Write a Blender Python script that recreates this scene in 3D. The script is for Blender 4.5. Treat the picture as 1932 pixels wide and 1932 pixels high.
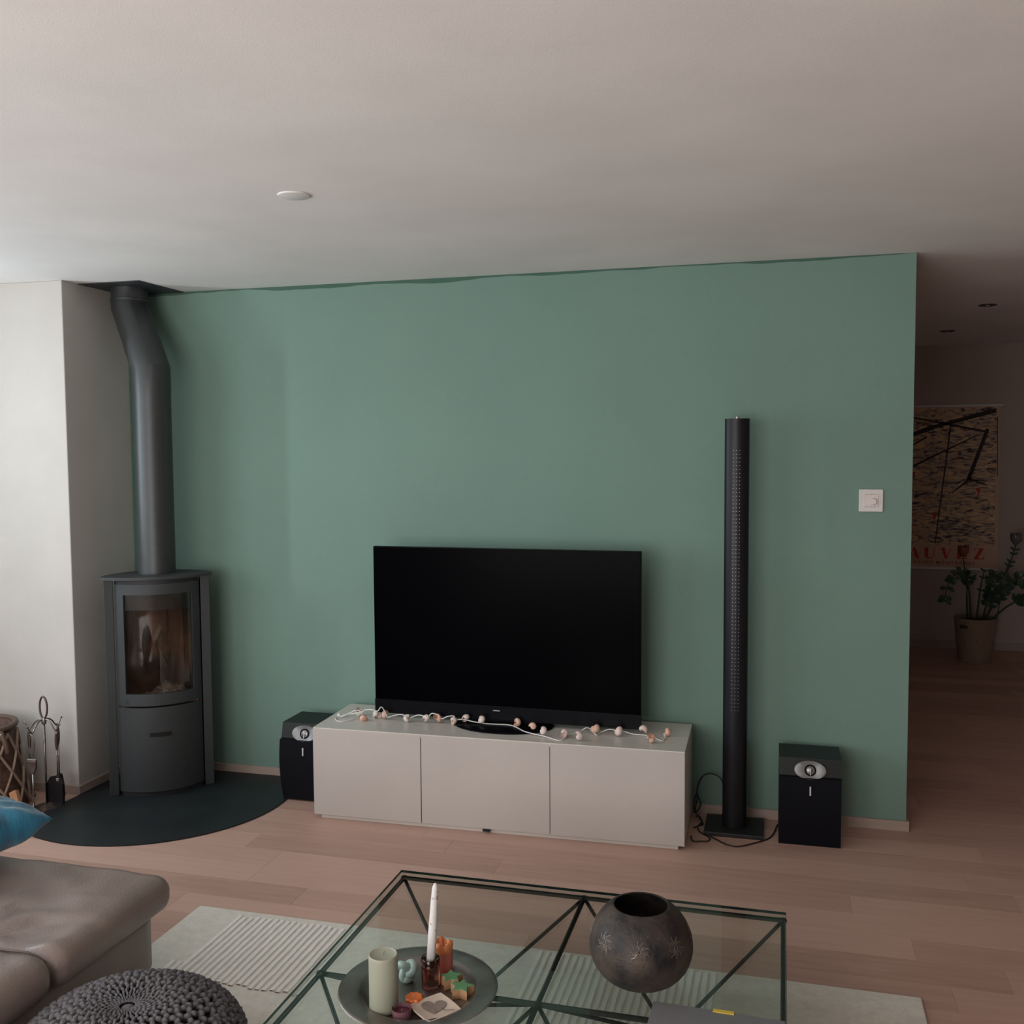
import bpy, bmesh, math, random
from math import sin, cos, pi, radians, sqrt
from mathutils import Vector, Matrix, noise

random.seed(7)
for o in list(bpy.data.objects):
    bpy.data.objects.remove(o, do_unlink=True)
SC = bpy.context.scene
COL = SC.collection

# ------------------------------------------------------------------ camera
cam_d = bpy.data.cameras.new('camera')
cam = bpy.data.objects.new('camera', cam_d)
COL.objects.link(cam)
R_ = Vector((0.96521524, 0.26136554, -0.00689808))
U_ = Vector((-0.01017097, 0.06389823, 0.99790459))
F_ = Vector((-0.26125865, 0.96312256, -0.06433389))
cam.matrix_world = Matrix(((R_.x, U_.x, -F_.x, 3.31965), (R_.y, U_.y, -F_.y, -4.57431),
                           (R_.z, U_.z, -F_.z, 1.68562), (0, 0, 0, 1)))
cam_d.sensor_fit = 'HORIZONTAL'
cam_d.sensor_width = 36.0
cam_d.lens = 36.0 * 1885.716 / 1932.0
cam_d.clip_start = 0.05
SC.camera = cam

# ------------------------------------------------------------------ world, lights, exposure
SC.view_settings.view_transform = 'Standard'
SC.view_settings.look = 'None'
SC.view_settings.gamma = 1.0
SC.view_settings.use_curve_mapping = False
SC.view_settings.exposure = -0.09
w = bpy.data.worlds.new('world')
SC.world = w
w.use_nodes = True
w.node_tree.nodes['Background'].inputs[0].default_value = (0.80, 0.88, 1.0, 1)
w.node_tree.nodes['Background'].inputs[1].default_value = 0.9

H = 2.495
XW = -0.95        # the wall with the big windows, left of the frame
YB = -6.2         # the wall behind the camera
XR = 7.2
YF = 4.3          # the far wall of the passage
wy0, wy1, wz0, wz1 = -5.2, -1.1, 0.75, 2.30     # side window opening
WX0, WX1 = 0.0, 3.0                             # rear window opening


def area(name, loc, rot, sx, sy, power, col):
    l = bpy.data.lights.new(name, 'AREA')
    l.shape = 'RECTANGLE'
    l.size = sx
    l.size_y = sy
    l.energy = power
    l.color = col
    o = bpy.data.objects.new(name, l)
    COL.objects.link(o)
    o.location = loc
    o.rotation_euler = rot
    return o


# daylight entering through the two window openings
area('daylight_side_window', (XW - 0.12, -3.5, 1.53), (0, radians(-90), 0), 1.5, 3.3, 60, (0.90, 0.96, 1.0))
area('daylight_curtain_gap', (XW - 0.06, -1.22, 1.75), (0, radians(-90), 0), 1.0, 0.07, 17, (0.80, 0.94, 1.0))
area('daylight_rear_window', ((WX0 + WX1) / 2, YB - 0.12, 1.25), (radians(90), 0, 0), WX1 - WX0 - 0.1, 1.9, 112, (1.0, 0.94, 0.89))

# ------------------------------------------------------------------ materials
MATS = {}


def mat(name, col, rough=0.6, metal=0.0, spec=0.5, col2=None, scale=8.0, bump=0.0, bscale=60.0,
        stretch=(1, 1, 1), detail=4.0, lo=0.35, hi=0.65, coat=0.0, sheen=0.0):
    if name in MATS:
        return MATS[name]
    m = bpy.data.materials.new(name)
    m.use_nodes = True
    nt = m.node_tree
    b = nt.nodes['Principled BSDF']
    b.inputs['Base Color'].default_value = (*col, 1)
    b.inputs['Roughness'].default_value = rough
    b.inputs['Metallic'].default_value = metal
    b.inputs['Specular IOR Level'].default_value = spec
    b.inputs['Coat Weight'].default_value = coat
    b.inputs['Sheen Weight'].default_value = sheen
    tc = nt.nodes.new('ShaderNodeTexCoord')
    mp = nt.nodes.new('ShaderNodeMapping')
    mp.inputs['Scale'].default_value = stretch
    nt.links.new(tc.outputs['Object'], mp.inputs[0])
    if col2 is None:
        col2 = tuple(c * 0.93 for c in col)
    n = nt.nodes.new('ShaderNodeTexNoise')
    n.inputs['Scale'].default_value = scale
    n.inputs['Detail'].default_value = detail
    nt.links.new(mp.outputs[0], n.inputs['Vector'])
    r = nt.nodes.new('ShaderNodeValToRGB')
    r.color_ramp.elements[0].position = lo
    r.color_ramp.elements[0].color = (*col2, 1)
    r.color_ramp.elements[1].position = hi
    r.color_ramp.elements[1].color = (*col, 1)
    nt.links.new(n.outputs['Fac'], r.inputs[0])
    nt.links.new(r.outputs[0], b.inputs['Base Color'])
    if bump > 0:
        n2 = nt.nodes.new('ShaderNodeTexNoise')
        n2.inputs['Scale'].default_value = bscale
        n2.inputs['Detail'].default_value = 3
        nt.links.new(mp.outputs[0], n2.inputs['Vector'])
        bp = nt.nodes.new('ShaderNodeBump')
        bp.inputs['Strength'].default_value = bump
        bp.inputs['Distance'].default_value = 0.004
        nt.links.new(n2.outputs['Fac'], bp.inputs['Height'])
        nt.links.new(bp.outputs[0], b.inputs['Normal'])
    MATS[name] = m
    return m


def glass_mat(name, col, rough=0.02, ior=1.45):
    if name in MATS:
        return MATS[name]
    m = bpy.data.materials.new(name)
    m.use_nodes = True
    nt = m.node_tree
    b = nt.nodes['Principled BSDF']
    b.inputs['Base Color'].default_value = (*col, 1)
    b.inputs['Roughness'].default_value = rough
    b.inputs['IOR'].default_value = ior
    b.inputs['Transmission Weight'].default_value = 1.0
    MATS[name] = m
    return m


def thin_glass(name, tint, refl=0.08):
    """pane that stays clear for light: tinted transparency under a Fresnel-like gloss"""
    m = bpy.data.materials.new(name)
    m.use_nodes = True
    nt = m.node_tree
    for n in list(nt.nodes):
        nt.nodes.remove(n)
    out = nt.nodes.new('ShaderNodeOutputMaterial')
    tr = nt.nodes.new('ShaderNodeBsdfTransparent')
    tr.inputs[0].default_value = (*tint, 1)
    gl = nt.nodes.new('ShaderNodeBsdfGlossy')
    gl.inputs['Roughness'].default_value = 0.02
    gl.inputs['Color'].default_value = (0.9, 1.0, 0.96, 1)
    fr = nt.nodes.new('ShaderNodeFresnel')
    fr.inputs['IOR'].default_value = 1.33 + refl
    mx = nt.nodes.new('ShaderNodeMixShader')
    nt.links.new(fr.outputs[0], mx.inputs[0])
    nt.links.new(tr.outputs[0], mx.inputs[1])
    nt.links.new(gl.outputs[0], mx.inputs[2])
    nt.links.new(mx.outputs[0], out.inputs[0])
    MATS[name] = m
    return m


WHITE = mat('white_plaster', (0.57, 0.54, 0.505), 0.9, spec=0.2, scale=3, bump=0.15, bscale=300)
CEIL = mat('ceiling_paint', (0.88, 0.862, 0.845), 0.95, spec=0.1, scale=2, bump=0.08, bscale=260)
BASEB = mat('baseboard_wood', (0.43, 0.335, 0.285), 0.6, scale=6, stretch=(1, 6, 6))
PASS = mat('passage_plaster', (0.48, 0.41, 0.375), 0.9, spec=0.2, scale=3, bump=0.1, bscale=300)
BLACK = mat('black_satin', (0.012, 0.012, 0.014), 0.35, spec=0.35)
STOVE = mat('stove_steel', (0.056, 0.061, 0.064), 0.55, metal=0.35, spec=0.4, scale=40, bump=0.1, bscale=900)
STOVE_D = mat('stove_dark', (0.02, 0.02, 0.022), 0.6)
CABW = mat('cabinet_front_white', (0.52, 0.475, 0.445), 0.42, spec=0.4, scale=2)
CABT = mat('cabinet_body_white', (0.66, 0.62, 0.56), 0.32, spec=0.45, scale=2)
SCREEN = mat('screen_black', (0.0012, 0.0012, 0.002), 0.22, spec=0.02)
BEZEL = mat('bezel_black', (0.004, 0.004, 0.006), 0.32, spec=0.10)
CHROME = mat('brushed_metal', (0.55, 0.55, 0.55), 0.28, metal=1.0)
LEATHER = mat('taupe_leather', (0.235, 0.182, 0.160), 0.37, spec=0.55, col2=(0.195, 0.150, 0.132), scale=5, bump=0.22,
              bscale=160)
RUGM = mat('rug_wool', (0.78, 0.735, 0.66), 1.0, spec=0.05, scale=40, col2=(0.70, 0.66, 0.59), bump=0.6, bscale=350)
RIBM = mat('rug_rib_wool', (0.90, 0.87, 0.82), 1.0, spec=0.05, scale=60, bump=0.6, bscale=350)
KNIT = mat('grey_knit', (0.160, 0.152, 0.160), 0.95, spec=0.1, scale=90, col2=(0.115, 0.110, 0.116), bump=0.5, bscale=500)
IRON = mat('dark_iron', (0.022, 0.024, 0.024), 0.45, metal=0.4)


# green wall paint with the darker first coat showing along the ceiling and the corner
def wall_green():
    m = mat('green_paint', (0.194, 0.305, 0.260), 0.85, spec=0.2, scale=1.6, col2=(0.184, 0.289, 0.246), bump=0.12,
            bscale=260)
    nt = m.node_tree
    b = nt.nodes['Principled BSDF']
    prev = b.inputs['Base Color'].links[0].from_socket
    tc = nt.nodes.new('ShaderNodeTexCoord')
    sp = nt.nodes.new('ShaderNodeSeparateXYZ')
    nt.links.new(tc.outputs['Object'], sp.inputs[0])
    ns = nt.nodes.new('ShaderNodeTexNoise')
    ns.inputs['Scale'].default_value = 1.9
    ns.inputs['Detail'].default_value = 3
    mp = nt.nodes.new('ShaderNodeMapping')
    mp.inputs['Scale'].default_value = (1, 1, 0.15)
    nt.links.new(tc.outputs['Object'], mp.inputs[0])
    nt.links.new(mp.outputs[0], ns.inputs['Vector'])

    def math_(op, a, bb):
        n = nt.nodes.new('ShaderNodeMath')
        n.operation = op
        for i, v in enumerate((a, bb)):
            if isinstance(v, (int, float)):
                n.inputs[i].default_value = v
            else:
                nt.links.new(v, n.inputs[i])
        return n.outputs[0]
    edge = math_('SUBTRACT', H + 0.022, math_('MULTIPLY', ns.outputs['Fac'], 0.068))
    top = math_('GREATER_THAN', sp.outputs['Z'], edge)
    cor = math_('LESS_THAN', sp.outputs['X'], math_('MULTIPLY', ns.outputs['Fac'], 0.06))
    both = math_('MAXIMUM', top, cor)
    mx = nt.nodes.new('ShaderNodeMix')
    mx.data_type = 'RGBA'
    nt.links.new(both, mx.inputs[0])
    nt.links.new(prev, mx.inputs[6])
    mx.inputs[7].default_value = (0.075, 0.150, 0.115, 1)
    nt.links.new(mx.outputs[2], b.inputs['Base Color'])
    return m


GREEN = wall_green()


def plank_mat():
    m = bpy.data.materials.new('oak_plank')
    m.use_nodes = True
    nt = m.node_tree
    b = nt.nodes['Principled BSDF']
    b.inputs['Roughness'].default_value = 0.48
    b.inputs['Specular IOR Level'].default_value = 0.35
    oi = nt.nodes.new('ShaderNodeObjectInfo')
    tc = nt.nodes.new('ShaderNodeTexCoord')
    mp = nt.nodes.new('ShaderNodeMapping')
    mp.inputs['Scale'].default_value = (1.2, 14, 14)
    n = nt.nodes.new('ShaderNodeTexNoise')
    n.inputs['Scale'].default_value = 3
    n.inputs['Detail'].default_value = 6
    add = nt.nodes.new('ShaderNodeVectorMath')
    add.operation = 'ADD'
    mul = nt.nodes.new('ShaderNodeVectorMath')
    mul.operation = 'SCALE'
    mul.inputs[0].default_value = (37, 11, 5)
    nt.links.new(oi.outputs['Random'], mul.inputs['Scale'])
    nt.links.new(tc.outputs['Object'], add.inputs[0])
    nt.links.new(mul.outputs[0], add.inputs[1])
    nt.links.new(add.outputs[0], mp.inputs[0])
    nt.links.new(mp.outputs[0], n.inputs['Vector'])
    r = nt.nodes.new('ShaderNodeValToRGB')
    e = r.color_ramp.elements
    e[0].position = 0.0
    e[0].color = (0.39, 0.235, 0.186, 1)
    e[1].position = 1.0
    e[1].color = (0.64, 0.415, 0.335, 1)
    mid = e.new(0.45)
    mid.color = (0.53, 0.332, 0.267, 1)
    f = nt.nodes.new('ShaderNodeMath')
    f.operation = 'MULTIPLY_ADD'
    nt.links.new(n.outputs['Fac'], f.inputs[0])
    f.inputs[1].default_value = 0.6
    g = nt.nodes.new('ShaderNodeMath')
    g.operation = 'MULTIPLY_ADD'
    nt.links.new(oi.outputs['Random'], g.inputs[0])
    g.inputs[1].default_value = 0.55
    g.inputs[2].default_value = -0.08
    nt.links.new(g.outputs[0], f.inputs[2])
    nt.links.new(f.outputs[0], r.inputs[0])
    nt.links.new(r.outputs[0], b.inputs['Base Color'])
    return m


PLANK = plank_mat()


# ------------------------------------------------------------------ helpers
def link(o, parent=None):
    COL.objects.link(o)
    if parent is not None:
        o.parent = parent
    return o


def obj(name, bm, m, parent=None, smooth=False, loc=None, rot=None):
    me = bpy.data.meshes.new(name)
    if isinstance(bm, tuple):
        me.from_pydata(bm[0], [], bm[1])
    else:
        bmesh.ops.recalc_face_normals(bm, faces=bm.faces)
        bm.to_mesh(me)
        bm.free()
    me.materials.append(m)
    if smooth:
        for p in me.polygons:
            p.use_smooth = True
    o = bpy.data.objects.new(name, me)
    link(o, parent)
    if loc:
        o.location = loc
    if rot:
        o.rotation_euler = rot
    return o


def auto_smooth(o, ang=35):
    me = o.data
    bm = bmesh.new()
    bm.from_mesh(me)
    for e in bm.edges:
        if len(e.link_faces) == 2:
            e.smooth = e.calc_face_angle(0) < radians(ang)
    for f in bm.faces:
        f.smooth = True
    bm.to_mesh(me)
    bm.free()
    return o


def thing(name, label, cat, loc=(0, 0, 0), rotz=0.0, group=None):
    o = bpy.data.objects.new(name, None)
    o.empty_display_size = 0.05
    COL.objects.link(o)
    o.location = loc
    o.rotation_euler = (0, 0, rotz)
    o['label'] = label
    o['category'] = cat
    if group:
        o['group'] = group
    return o


def tag(o, label, cat, group=None):
    o['label'] = label
    o['category'] = cat
    if group:
        o['group'] = group
    return o


def struct(o):
    o['kind'] = 'structure'
    return o


def box(bm, x0, x1, y0, y1, z0, z1, bev=0.0, seg=2):
    g = bmesh.ops.create_cube(bm, size=1.0)
    vs = g['verts']
    for v in vs:
        v.co.x = x0 if v.co.x < 0 else x1
        v.co.y = y0 if v.co.y < 0 else y1
        v.co.z = z0 if v.co.z < 0 else z1
    if bev > 0:
        es = list({e for v in vs for e in v.link_edges})
        bmesh.ops.bevel(bm, geom=es, offset=bev, segments=seg, affect='EDGES', profile=0.5)
    return bm


def B(*a, **k):
    return box(bmesh.new(), *a, **k)


def lathe(prof, n=32, bm=None, c=(0, 0, 0), close=False):
    bm = bm or bmesh.new()
    rings = []
    for r, z in prof:
        if r < 1e-6:
            rings.append([bm.verts.new((c[0], c[1], c[2] + z))])
        else:
            rings.append([bm.verts.new((c[0] + r * cos(2 * pi * i / n), c[1] + r * sin(2 * pi * i / n), c[2] + z))
                          for i in range(n)])
    for a, b in zip(rings[:-1], rings[1:]):
        for i in range(n):
            j = (i + 1) % n
            if len(a) == 1 and len(b) == 1:
                continue
            if len(a) == 1:
                bm.faces.new((a[0], b[j], b[i]))
            elif len(b) == 1:
                bm.faces.new((a[i], a[j], b[0]))
            else:
                bm.faces.new((a[i], a[j], b[j], b[i]))
    return bm


def tube(pts, rad, n=8, bm=None, closed=False, cap=True):
    """tube along points, rad a number or list"""
    bm = bm or bmesh.new()
    P = [Vector(p) for p in pts]
    N = len(P)
    rr = rad if isinstance(rad, (list, tuple)) else [rad] * N
    T = []
    for i in range(N):
        if closed:
            t = P[(i + 1) % N] - P[(i - 1) % N]
        else:
            t = P[min(i + 1, N - 1)] - P[max(i - 1, 0)]
        T.append(t.normalized() if t.length > 1e-9 else Vector((0, 0, 1)))
    up = Vector((0, 0, 1)) if abs(T[0].z) < 0.9 else Vector((1, 0, 0))
    nrm = (up - T[0] * up.dot(T[0])).normalized()
    rings = []
    for i in range(N):
        nrm = (nrm - T[i] * nrm.dot(T[i]))
        nrm = nrm.normalized() if nrm.length > 1e-6 else T[i].orthogonal().normalized()
        bi = T[i].cross(nrm)
        rings.append([bm.verts.new(P[i] + (nrm * cos(2 * pi * k / n) + bi * sin(2 * pi * k / n)) * rr[i])
                      for k in range(n)])
    M = N if closed else N - 1
    for i in range(M):
        a, b = rings[i], rings[(i + 1) % N]
        for k in range(n):
            j = (k + 1) % n
            bm.faces.new((a[k], a[j], b[j], b[k]))
    if cap and not closed:
        bm.faces.new(rings[0][::-1])
        bm.faces.new(rings[-1])
    return bm


def smooth_path(pts, sub=4, closed=False):
    P = [Vector(p) for p in pts]
    N = len(P)
    out = []
    rng = N if closed else N - 1
    for i in range(rng):
        if closed:
            p0, p1, p2, p3 = P[i - 1], P[i], P[(i + 1) % N], P[(i + 2) % N]
        else:
            p0, p1, p2, p3 = P[max(i - 1, 0)], P[i], P[i + 1], P[min(i + 2, N - 1)]
        for k in range(sub):
            t = k / sub
            out.append(0.5 * ((2 * p1) + (p2 - p0) * t + (2 * p0 - 5 * p1 + 4 * p2 - p3) * t * t
                              + (3 * p1 - p0 - 3 * p2 + p3) * t ** 3))
    if not closed:
        out.append(P[-1])
    return out


def prism(bm, poly, z0, z1, M=None):
    a = [Vector((x, y, z0)) for x, y in poly]
    b = [Vector((x, y, z1)) for x, y in poly]
    if M is not None:
        a = [M @ v for v in a]
        b = [M @ v for v in b]
    va = [bm.verts.new(v) for v in a]
    vb = [bm.verts.new(v) for v in b]
    n = len(poly)
    bm.faces.new(va[::-1])
    bm.faces.new(vb)
    for i in range(n):
        j = (i + 1) % n
        bm.faces.new((va[i], va[j], vb[j], vb[i]))
    return bm


# ================================================================== THE ROOM
# floor slab and planks ------------------------------------------------
floor = struct(obj('floor', B(XW - 0.2, XR + 0.2, YB - 0.2, YF + 0.2, -0.12, -0.013),
                   mat('subfloor', (0.12, 0.08, 0.06), 0.9)))
PW = 0.148
meshes = {}


def plank_mesh(L):
    k = round(L, 2)
    if k not in meshes:
        bm = B(0, k - 0.0005, 0, PW - 0.0005, -0.013, 0.0, bev=0.0004, seg=1)
        me = bpy.data.meshes.new('floor_plank')
        bmesh.ops.recalc_face_normals(bm, faces=bm.faces)
        bm.to_mesh(me)
        bm.free()
        me.materials.append(PLANK)
        meshes[k] = me
    return meshes[k]


rest = bmesh.new()
rr = random.Random(3)
row = 0
y = YB
while y < YF:
    x = XW - rr.uniform(0, 1.6)
    while x < XR:
        L = rr.choice((1.1, 1.35, 1.6, 1.9, 2.2))
        x1 = min(x + L, XR)
        x0 = max(x, XW)
        if x1 - x0 > 0.08:
            yc = y + PW / 2
            xa, xb = x0, x1
            vis = False
            if -1.95 < yc < 0.0 and xb > -0.6 and xa < 4.9:
                vis = True
            if -2.6 < yc <= -1.95 and xb > 3.2 and xa < 4.6:
                vis = True
            if 0.0 <= yc and xb > 3.7 and xa < 5.6:
                vis = True
            if vis:
                o = bpy.data.objects.new('floor_plank', plank_mesh(x1 - x0))
                link(o, floor)
                o.location = (x0, y, 0)
            else:
                box(rest, x0, x1 - 0.0005, y, y + PW - 0.0005, -0.013, 0.0)
        x += L
    y += PW
    row += 1
o = obj('floor_planking', rest, PLANK, floor)
o['kind'] = 'stuff'

# walls ---------------------------------------------------------------
GX1 = 3.8545
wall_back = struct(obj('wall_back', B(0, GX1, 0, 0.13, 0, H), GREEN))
BD = 0.489
wall_left = struct(obj('wall_left', B(XW, 0.0, -BD, 0.5, 0, H, bev=0.004), WHITE))
# window wall: piers around one wide opening


def wall_with_opening_x(name, x0, x1, ya, yb, oy0, oy1, oz0, oz1, m):
    bm = bmesh.new()
    box(bm, x0, x1, ya, oy0, 0, H)
    box(bm, x0, x1, oy1, yb, 0, H)
    box(bm, x0, x1, oy0, oy1, 0, oz0)
    box(bm, x0, x1, oy0, oy1, oz1, H)
    return struct(obj(name, bm, m))


wall_with_opening_x('wall_window_side', XW - 0.2, XW, YB - 0.2, 0.5, wy0, wy1, wz0, wz1, WHITE)
bm = bmesh.new()
box(bm, XW - 0.2, WX0, YB - 0.2, YB, 0, H)
box(bm, WX1, XR + 0.2, YB - 0.2, YB, 0, H)
box(bm, WX0, WX1, YB - 0.2, YB, 0, 0.25)
box(bm, WX0, WX1, YB - 0.2, YB, 2.25, H)
struct(obj('wall_rear', bm, WHITE))
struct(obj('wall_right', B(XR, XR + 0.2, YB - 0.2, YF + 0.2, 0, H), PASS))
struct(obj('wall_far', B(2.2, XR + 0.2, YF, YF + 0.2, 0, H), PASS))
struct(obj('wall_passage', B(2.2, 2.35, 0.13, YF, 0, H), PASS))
struct(obj('ceiling', B(XW - 0.2, XR + 0.2, YB - 0.2, YF + 0.2, H, H + 0.15), CEIL))


def window_frame(name, axis, fixed, a0, a1, z0, z1, splits):
    bm = bmesh.new()
    t = 0.06

    def bar(p0, p1, q0, q1):
        if axis == 'x':
            box(bm, fixed - 0.03, fixed + 0.03, p0, p1, q0, q1)
        else:
            box(bm, p0, p1, fixed - 0.03, fixed + 0.03, q0, q1)
    bar(a0, a1, z0, z0 + t)
    bar(a0, a1, z1 - t, z1)
    bar(a0, a0 + t, z0, z1)
    bar(a1 - t, a1, z0, z1)
    for s in splits:
        bar(s - t / 2, s + t / 2, z0, z1)
    return struct(obj(name, bm, WHITE))


window_frame('window_1', 'x', XW - 0.05, wy0, wy1, wz0, wz1, [-3.8, -2.4, -1.5])
window_frame('window_2', 'y', YB - 0.05, WX0, WX1, 0.25, 2.25, [1.5])

# baseboards ----------------------------------------------------------
bh, bt = 0.045, 0.012
struct(obj('baseboard_back', B(0.0, GX1 + 0.012, -bt, 0.0, 0, bh, bev=0.0015), BASEB))
struct(obj('baseboard_end', B(GX1, GX1 + 0.012, 0.0, 0.14, 0, bh, bev=0.0015), BASEB))
bm = bmesh.new()
box(bm, XW, 0.012, -BD - bt, -BD, 0, bh, bev=0.0015)
struct(obj('baseboard_left', bm, BASEB))
struct(obj('baseboard_niche', B(0.0, 0.012, -BD, -bt, 0, bh, bev=0.0015), BASEB))
struct(obj('baseboard_far', B(2.35, XR, YF - 0.014, YF, 0, 0.06), mat('far_baseboard', (0.36, 0.32, 0.29), 0.7)))

# ================================================================== STOVE
# hearth plate of dark steel, curved front
poly = [(0.013, -0.013), (0.013, -0.90)]
cx, cy, cr = 0.385, -0.39, 0.648
a0 = math.atan2(-0.93 - cy, 0.02 - cx)
a1 = math.atan2(-0.10 - cy, 0.96 - cx)
poly = [(0.013, -0.013)]
poly.append((0.013, -0.915))
for i in range(49):
    a = a0 + (a1 - a0) * i / 48
    poly.append((max(cx + cr * cos(a), 0.013), cy + cr * sin(a)))
poly.append((0.95, -0.013))
bm = prism(bmesh.new(), poly, 0.0, 0.006)
PLATE = mat('hearth_plate_steel', (0.022, 0.028, 0.030), 0.5, metal=0.2, spec=0.4, col2=(0.016, 0.021, 0.024), scale=6)
tag(obj('hearth_plate', bm, PLATE), 'dark steel floor plate with curved front edge under the stove', 'floor plate')

ang = math.atan2(0.295, 0.391)
SCX, SCY = 0.3735, -0.3465
stove = thing('wood_stove', 'tall dark grey wood stove with curved glass door in the corner', 'stove',
              (SCX, SCY, 0.006), ang)
# local frame: +x right along the front chord, -y forward
HW = 0.2449      # half width of whole stove
hb = 0.198       # half width of the body
SAG = 0.088
SH_ = 1.066


def arc_front(hw, sag, n=24, y0=0.0):
    Rr = (hw * hw + sag * sag) / (2 * sag)
    yc = y0 - sag + Rr
    a = math.asin(hw / Rr)
    return [(Rr * sin(-a + 2 * a * i / n), yc - Rr * cos(-a + 2 * a * i / n)) for i in range(n + 1)]


def arc_shell(hw, sag, y0, t, z0, z1, ua=0.0, ub=1.0, n=24):
    """curved plate following the front arc, between fractions ua..ub of its width"""
    Rr = (hw * hw + sag * sag) / (2 * sag)
    yc = y0 - sag + Rr
    a = math.asin(hw / Rr)
    bm = bmesh.new()
    out, inn = [], []
    for i in range(n + 1):
        th = -a + 2 * a * (ua + (ub - ua) * i / n)
        out.append((Rr * sin(th), yc - Rr * cos(th)))
        inn.append(((Rr - t) * sin(th), yc - (Rr - t) * cos(th)))
    prism(bm, out + inn[::-1], z0, z1)
    return bm


DEP = 0.222
for s, nm in ((-1, 'side_panel'), (1, 'side_panel')):
    obj(nm, B(min(s * hb, s * HW) + (0.003 if s > 0 else 0), max(s * hb, s * HW) - (0.003 if s < 0 else 0), -0.004,
              0.085, 0.0, SH_ - 0.008, bev=0.003), STOVE, stove)
# carcass behind the door: back, floor, roof, cheeks
bm = bmesh.new()
bk_arc = [(x, 0.15 + 0.062 * (1 - (x / (hb - 0.004)) ** 2)) for x in
          [(hb - 0.004) * (1 - 2 * i / 20) for i in range(21)]]
prism(bm, bk_arc, 0.02, SH_ - 0.03)
box(bm, -hb + 0.004, hb - 0.004, 0.0, 0.15, SH_ - 0.10, SH_ - 0.03)
box(bm, -hb + 0.004, hb - 0.004, 0.0, 0.15, 0.02, 0.44)
prism(bm, arc_front(hb - 0.012, SAG - 0.012), 0.0, 0.435)
box(bm, -hb + 0.004, -hb + 0.02, 0.0, 0.16, 0.44, SH_ - 0.10)
box(bm, hb - 0.02, hb - 0.004, 0.0, 0.16, 0.44, SH_ - 0.10)
obj('carcass', bm, STOVE_D, stove)
# firebox lining
LIN = mat('firebox_lining', (0.17, 0.088, 0.05), 0.95, col2=(0.028, 0.020, 0.018), scale=5, detail=6, lo=0.38, hi=0.66)
bm = bmesh.new()
box(bm, -0.178, 0.178, 0.145, 0.159, 0.445, SH_ - 0.11)
box(bm, -0.178, -0.166, 0.0, 0.145, 0.445, SH_ - 0.11)
box(bm, 0.166, 0.178, 0.0, 0.145, 0.445, SH_ - 0.11)
box(bm, -0.178, 0.178, -0.02, 0.145, 0.437, 0.445)
obj('firebox_lining', bm, LIN, stove)
# upper deflector seen behind the glass
obj('deflector', B(-0.165, 0.165, 0.01, 0.10, 0.90, 0.955), mat('deflector_steel', (0.06, 0.068, 0.068), 0.7), stove)
# ash and coals
ASH = mat('wood_ash', (0.34, 0.27, 0.21), 1.0, col2=(0.12, 0.095, 0.08), scale=60, detail=5)
bm = bmesh.new()
n = 26
vs = [[None] * (n + 1) for _ in range(n + 1)]
for i in range(n + 1):
    for j in range(n + 1):
        x = -0.16 + 0.32 * i / n
        yy = -0.045 + 0.185 * j / n
        h = 0.447 + 0.055 * math.exp(-((x - 0.04) ** 2) / 0.008) * (0.4 + 0.6 * j / n) + 0.022 * noise.noise(
            Vector((x * 38, yy * 38, 1.3))) + 0.006
        vs[i][j] = bm.verts.new((x, yy, h))
for i in range(n):
    for j in range(n):
        bm.faces.new((vs[i][j], vs[i + 1][j], vs[i + 1][j + 1], vs[i][j + 1]))
o = obj('ash_bed', bm, ASH, stove)
o['kind'] = 'stuff'
for k in range(7):
    g = bmesh.new()
    bmesh.ops.create_icosphere(g, subdivisions=1, radius=rr.uniform(0.012, 0.024))
    for v in g.verts:
        v.co *= rr.uniform(0.75, 1.2)
    obj('charcoal_lump', g, mat('charcoal', (0.02, 0.018, 0.017), 0.9), stove,
        loc=(rr.choice((-1, 1)) * rr.uniform(0.06, 0.14), rr.uniform(-0.02, 0.07), 0.468))
# door: curved frame with glass
door_z0, door_z1 = 0.445, 1.036
gz0, gz1 = 0.503, 0.985
bm = bmesh.new()
fr = 0.115
for (ua, ub, z0, z1) in ((0, fr, door_z0, door_z1), (1 - fr, 1, door_z0, door_z1), (fr, 1 - fr, door_z0, gz0),
                         (fr, 1 - fr, gz1, door_z1)):
    g = arc_shell(hb - 0.003, SAG, 0.0, 0.016, z0, z1, ua, ub, 24 if ub - ua > 0.5 else 5)
    tmp = bpy.data.meshes.new('t')
    g.to_mesh(tmp)
    g.free()
    bm.from_mesh(tmp)
    bpy.data.meshes.remove(tmp)
door = auto_smooth(obj('stove_door', bm, STOVE, stove), 30)
gl = obj('glass_pane', arc_shell(hb - 0.006, SAG, 0.006, 0.004, gz0, gz1, fr, 1 - fr, 40),
         glass_mat('stove_glass', (0.80, 0.76, 0.72), 0.02), door)
auto_smooth(gl, 30)
# printed dark band at the glass top (inside)
obj('glass_band', arc_shell(hb - 0.012, SAG - 0.004, 0.010, 0.002, gz1 - 0.075, gz1, fr, 1 - fr, 30),
    mat('glass_band', (0.045, 0.055, 0.055), 0.6), door)
# dark joint lines above and below the door
obj('joint', arc_shell(hb - 0.008, SAG - 0.006, 0.0, 0.01, 1.036, 1.056, 0, 1, 24), STOVE_D, stove)
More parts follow.
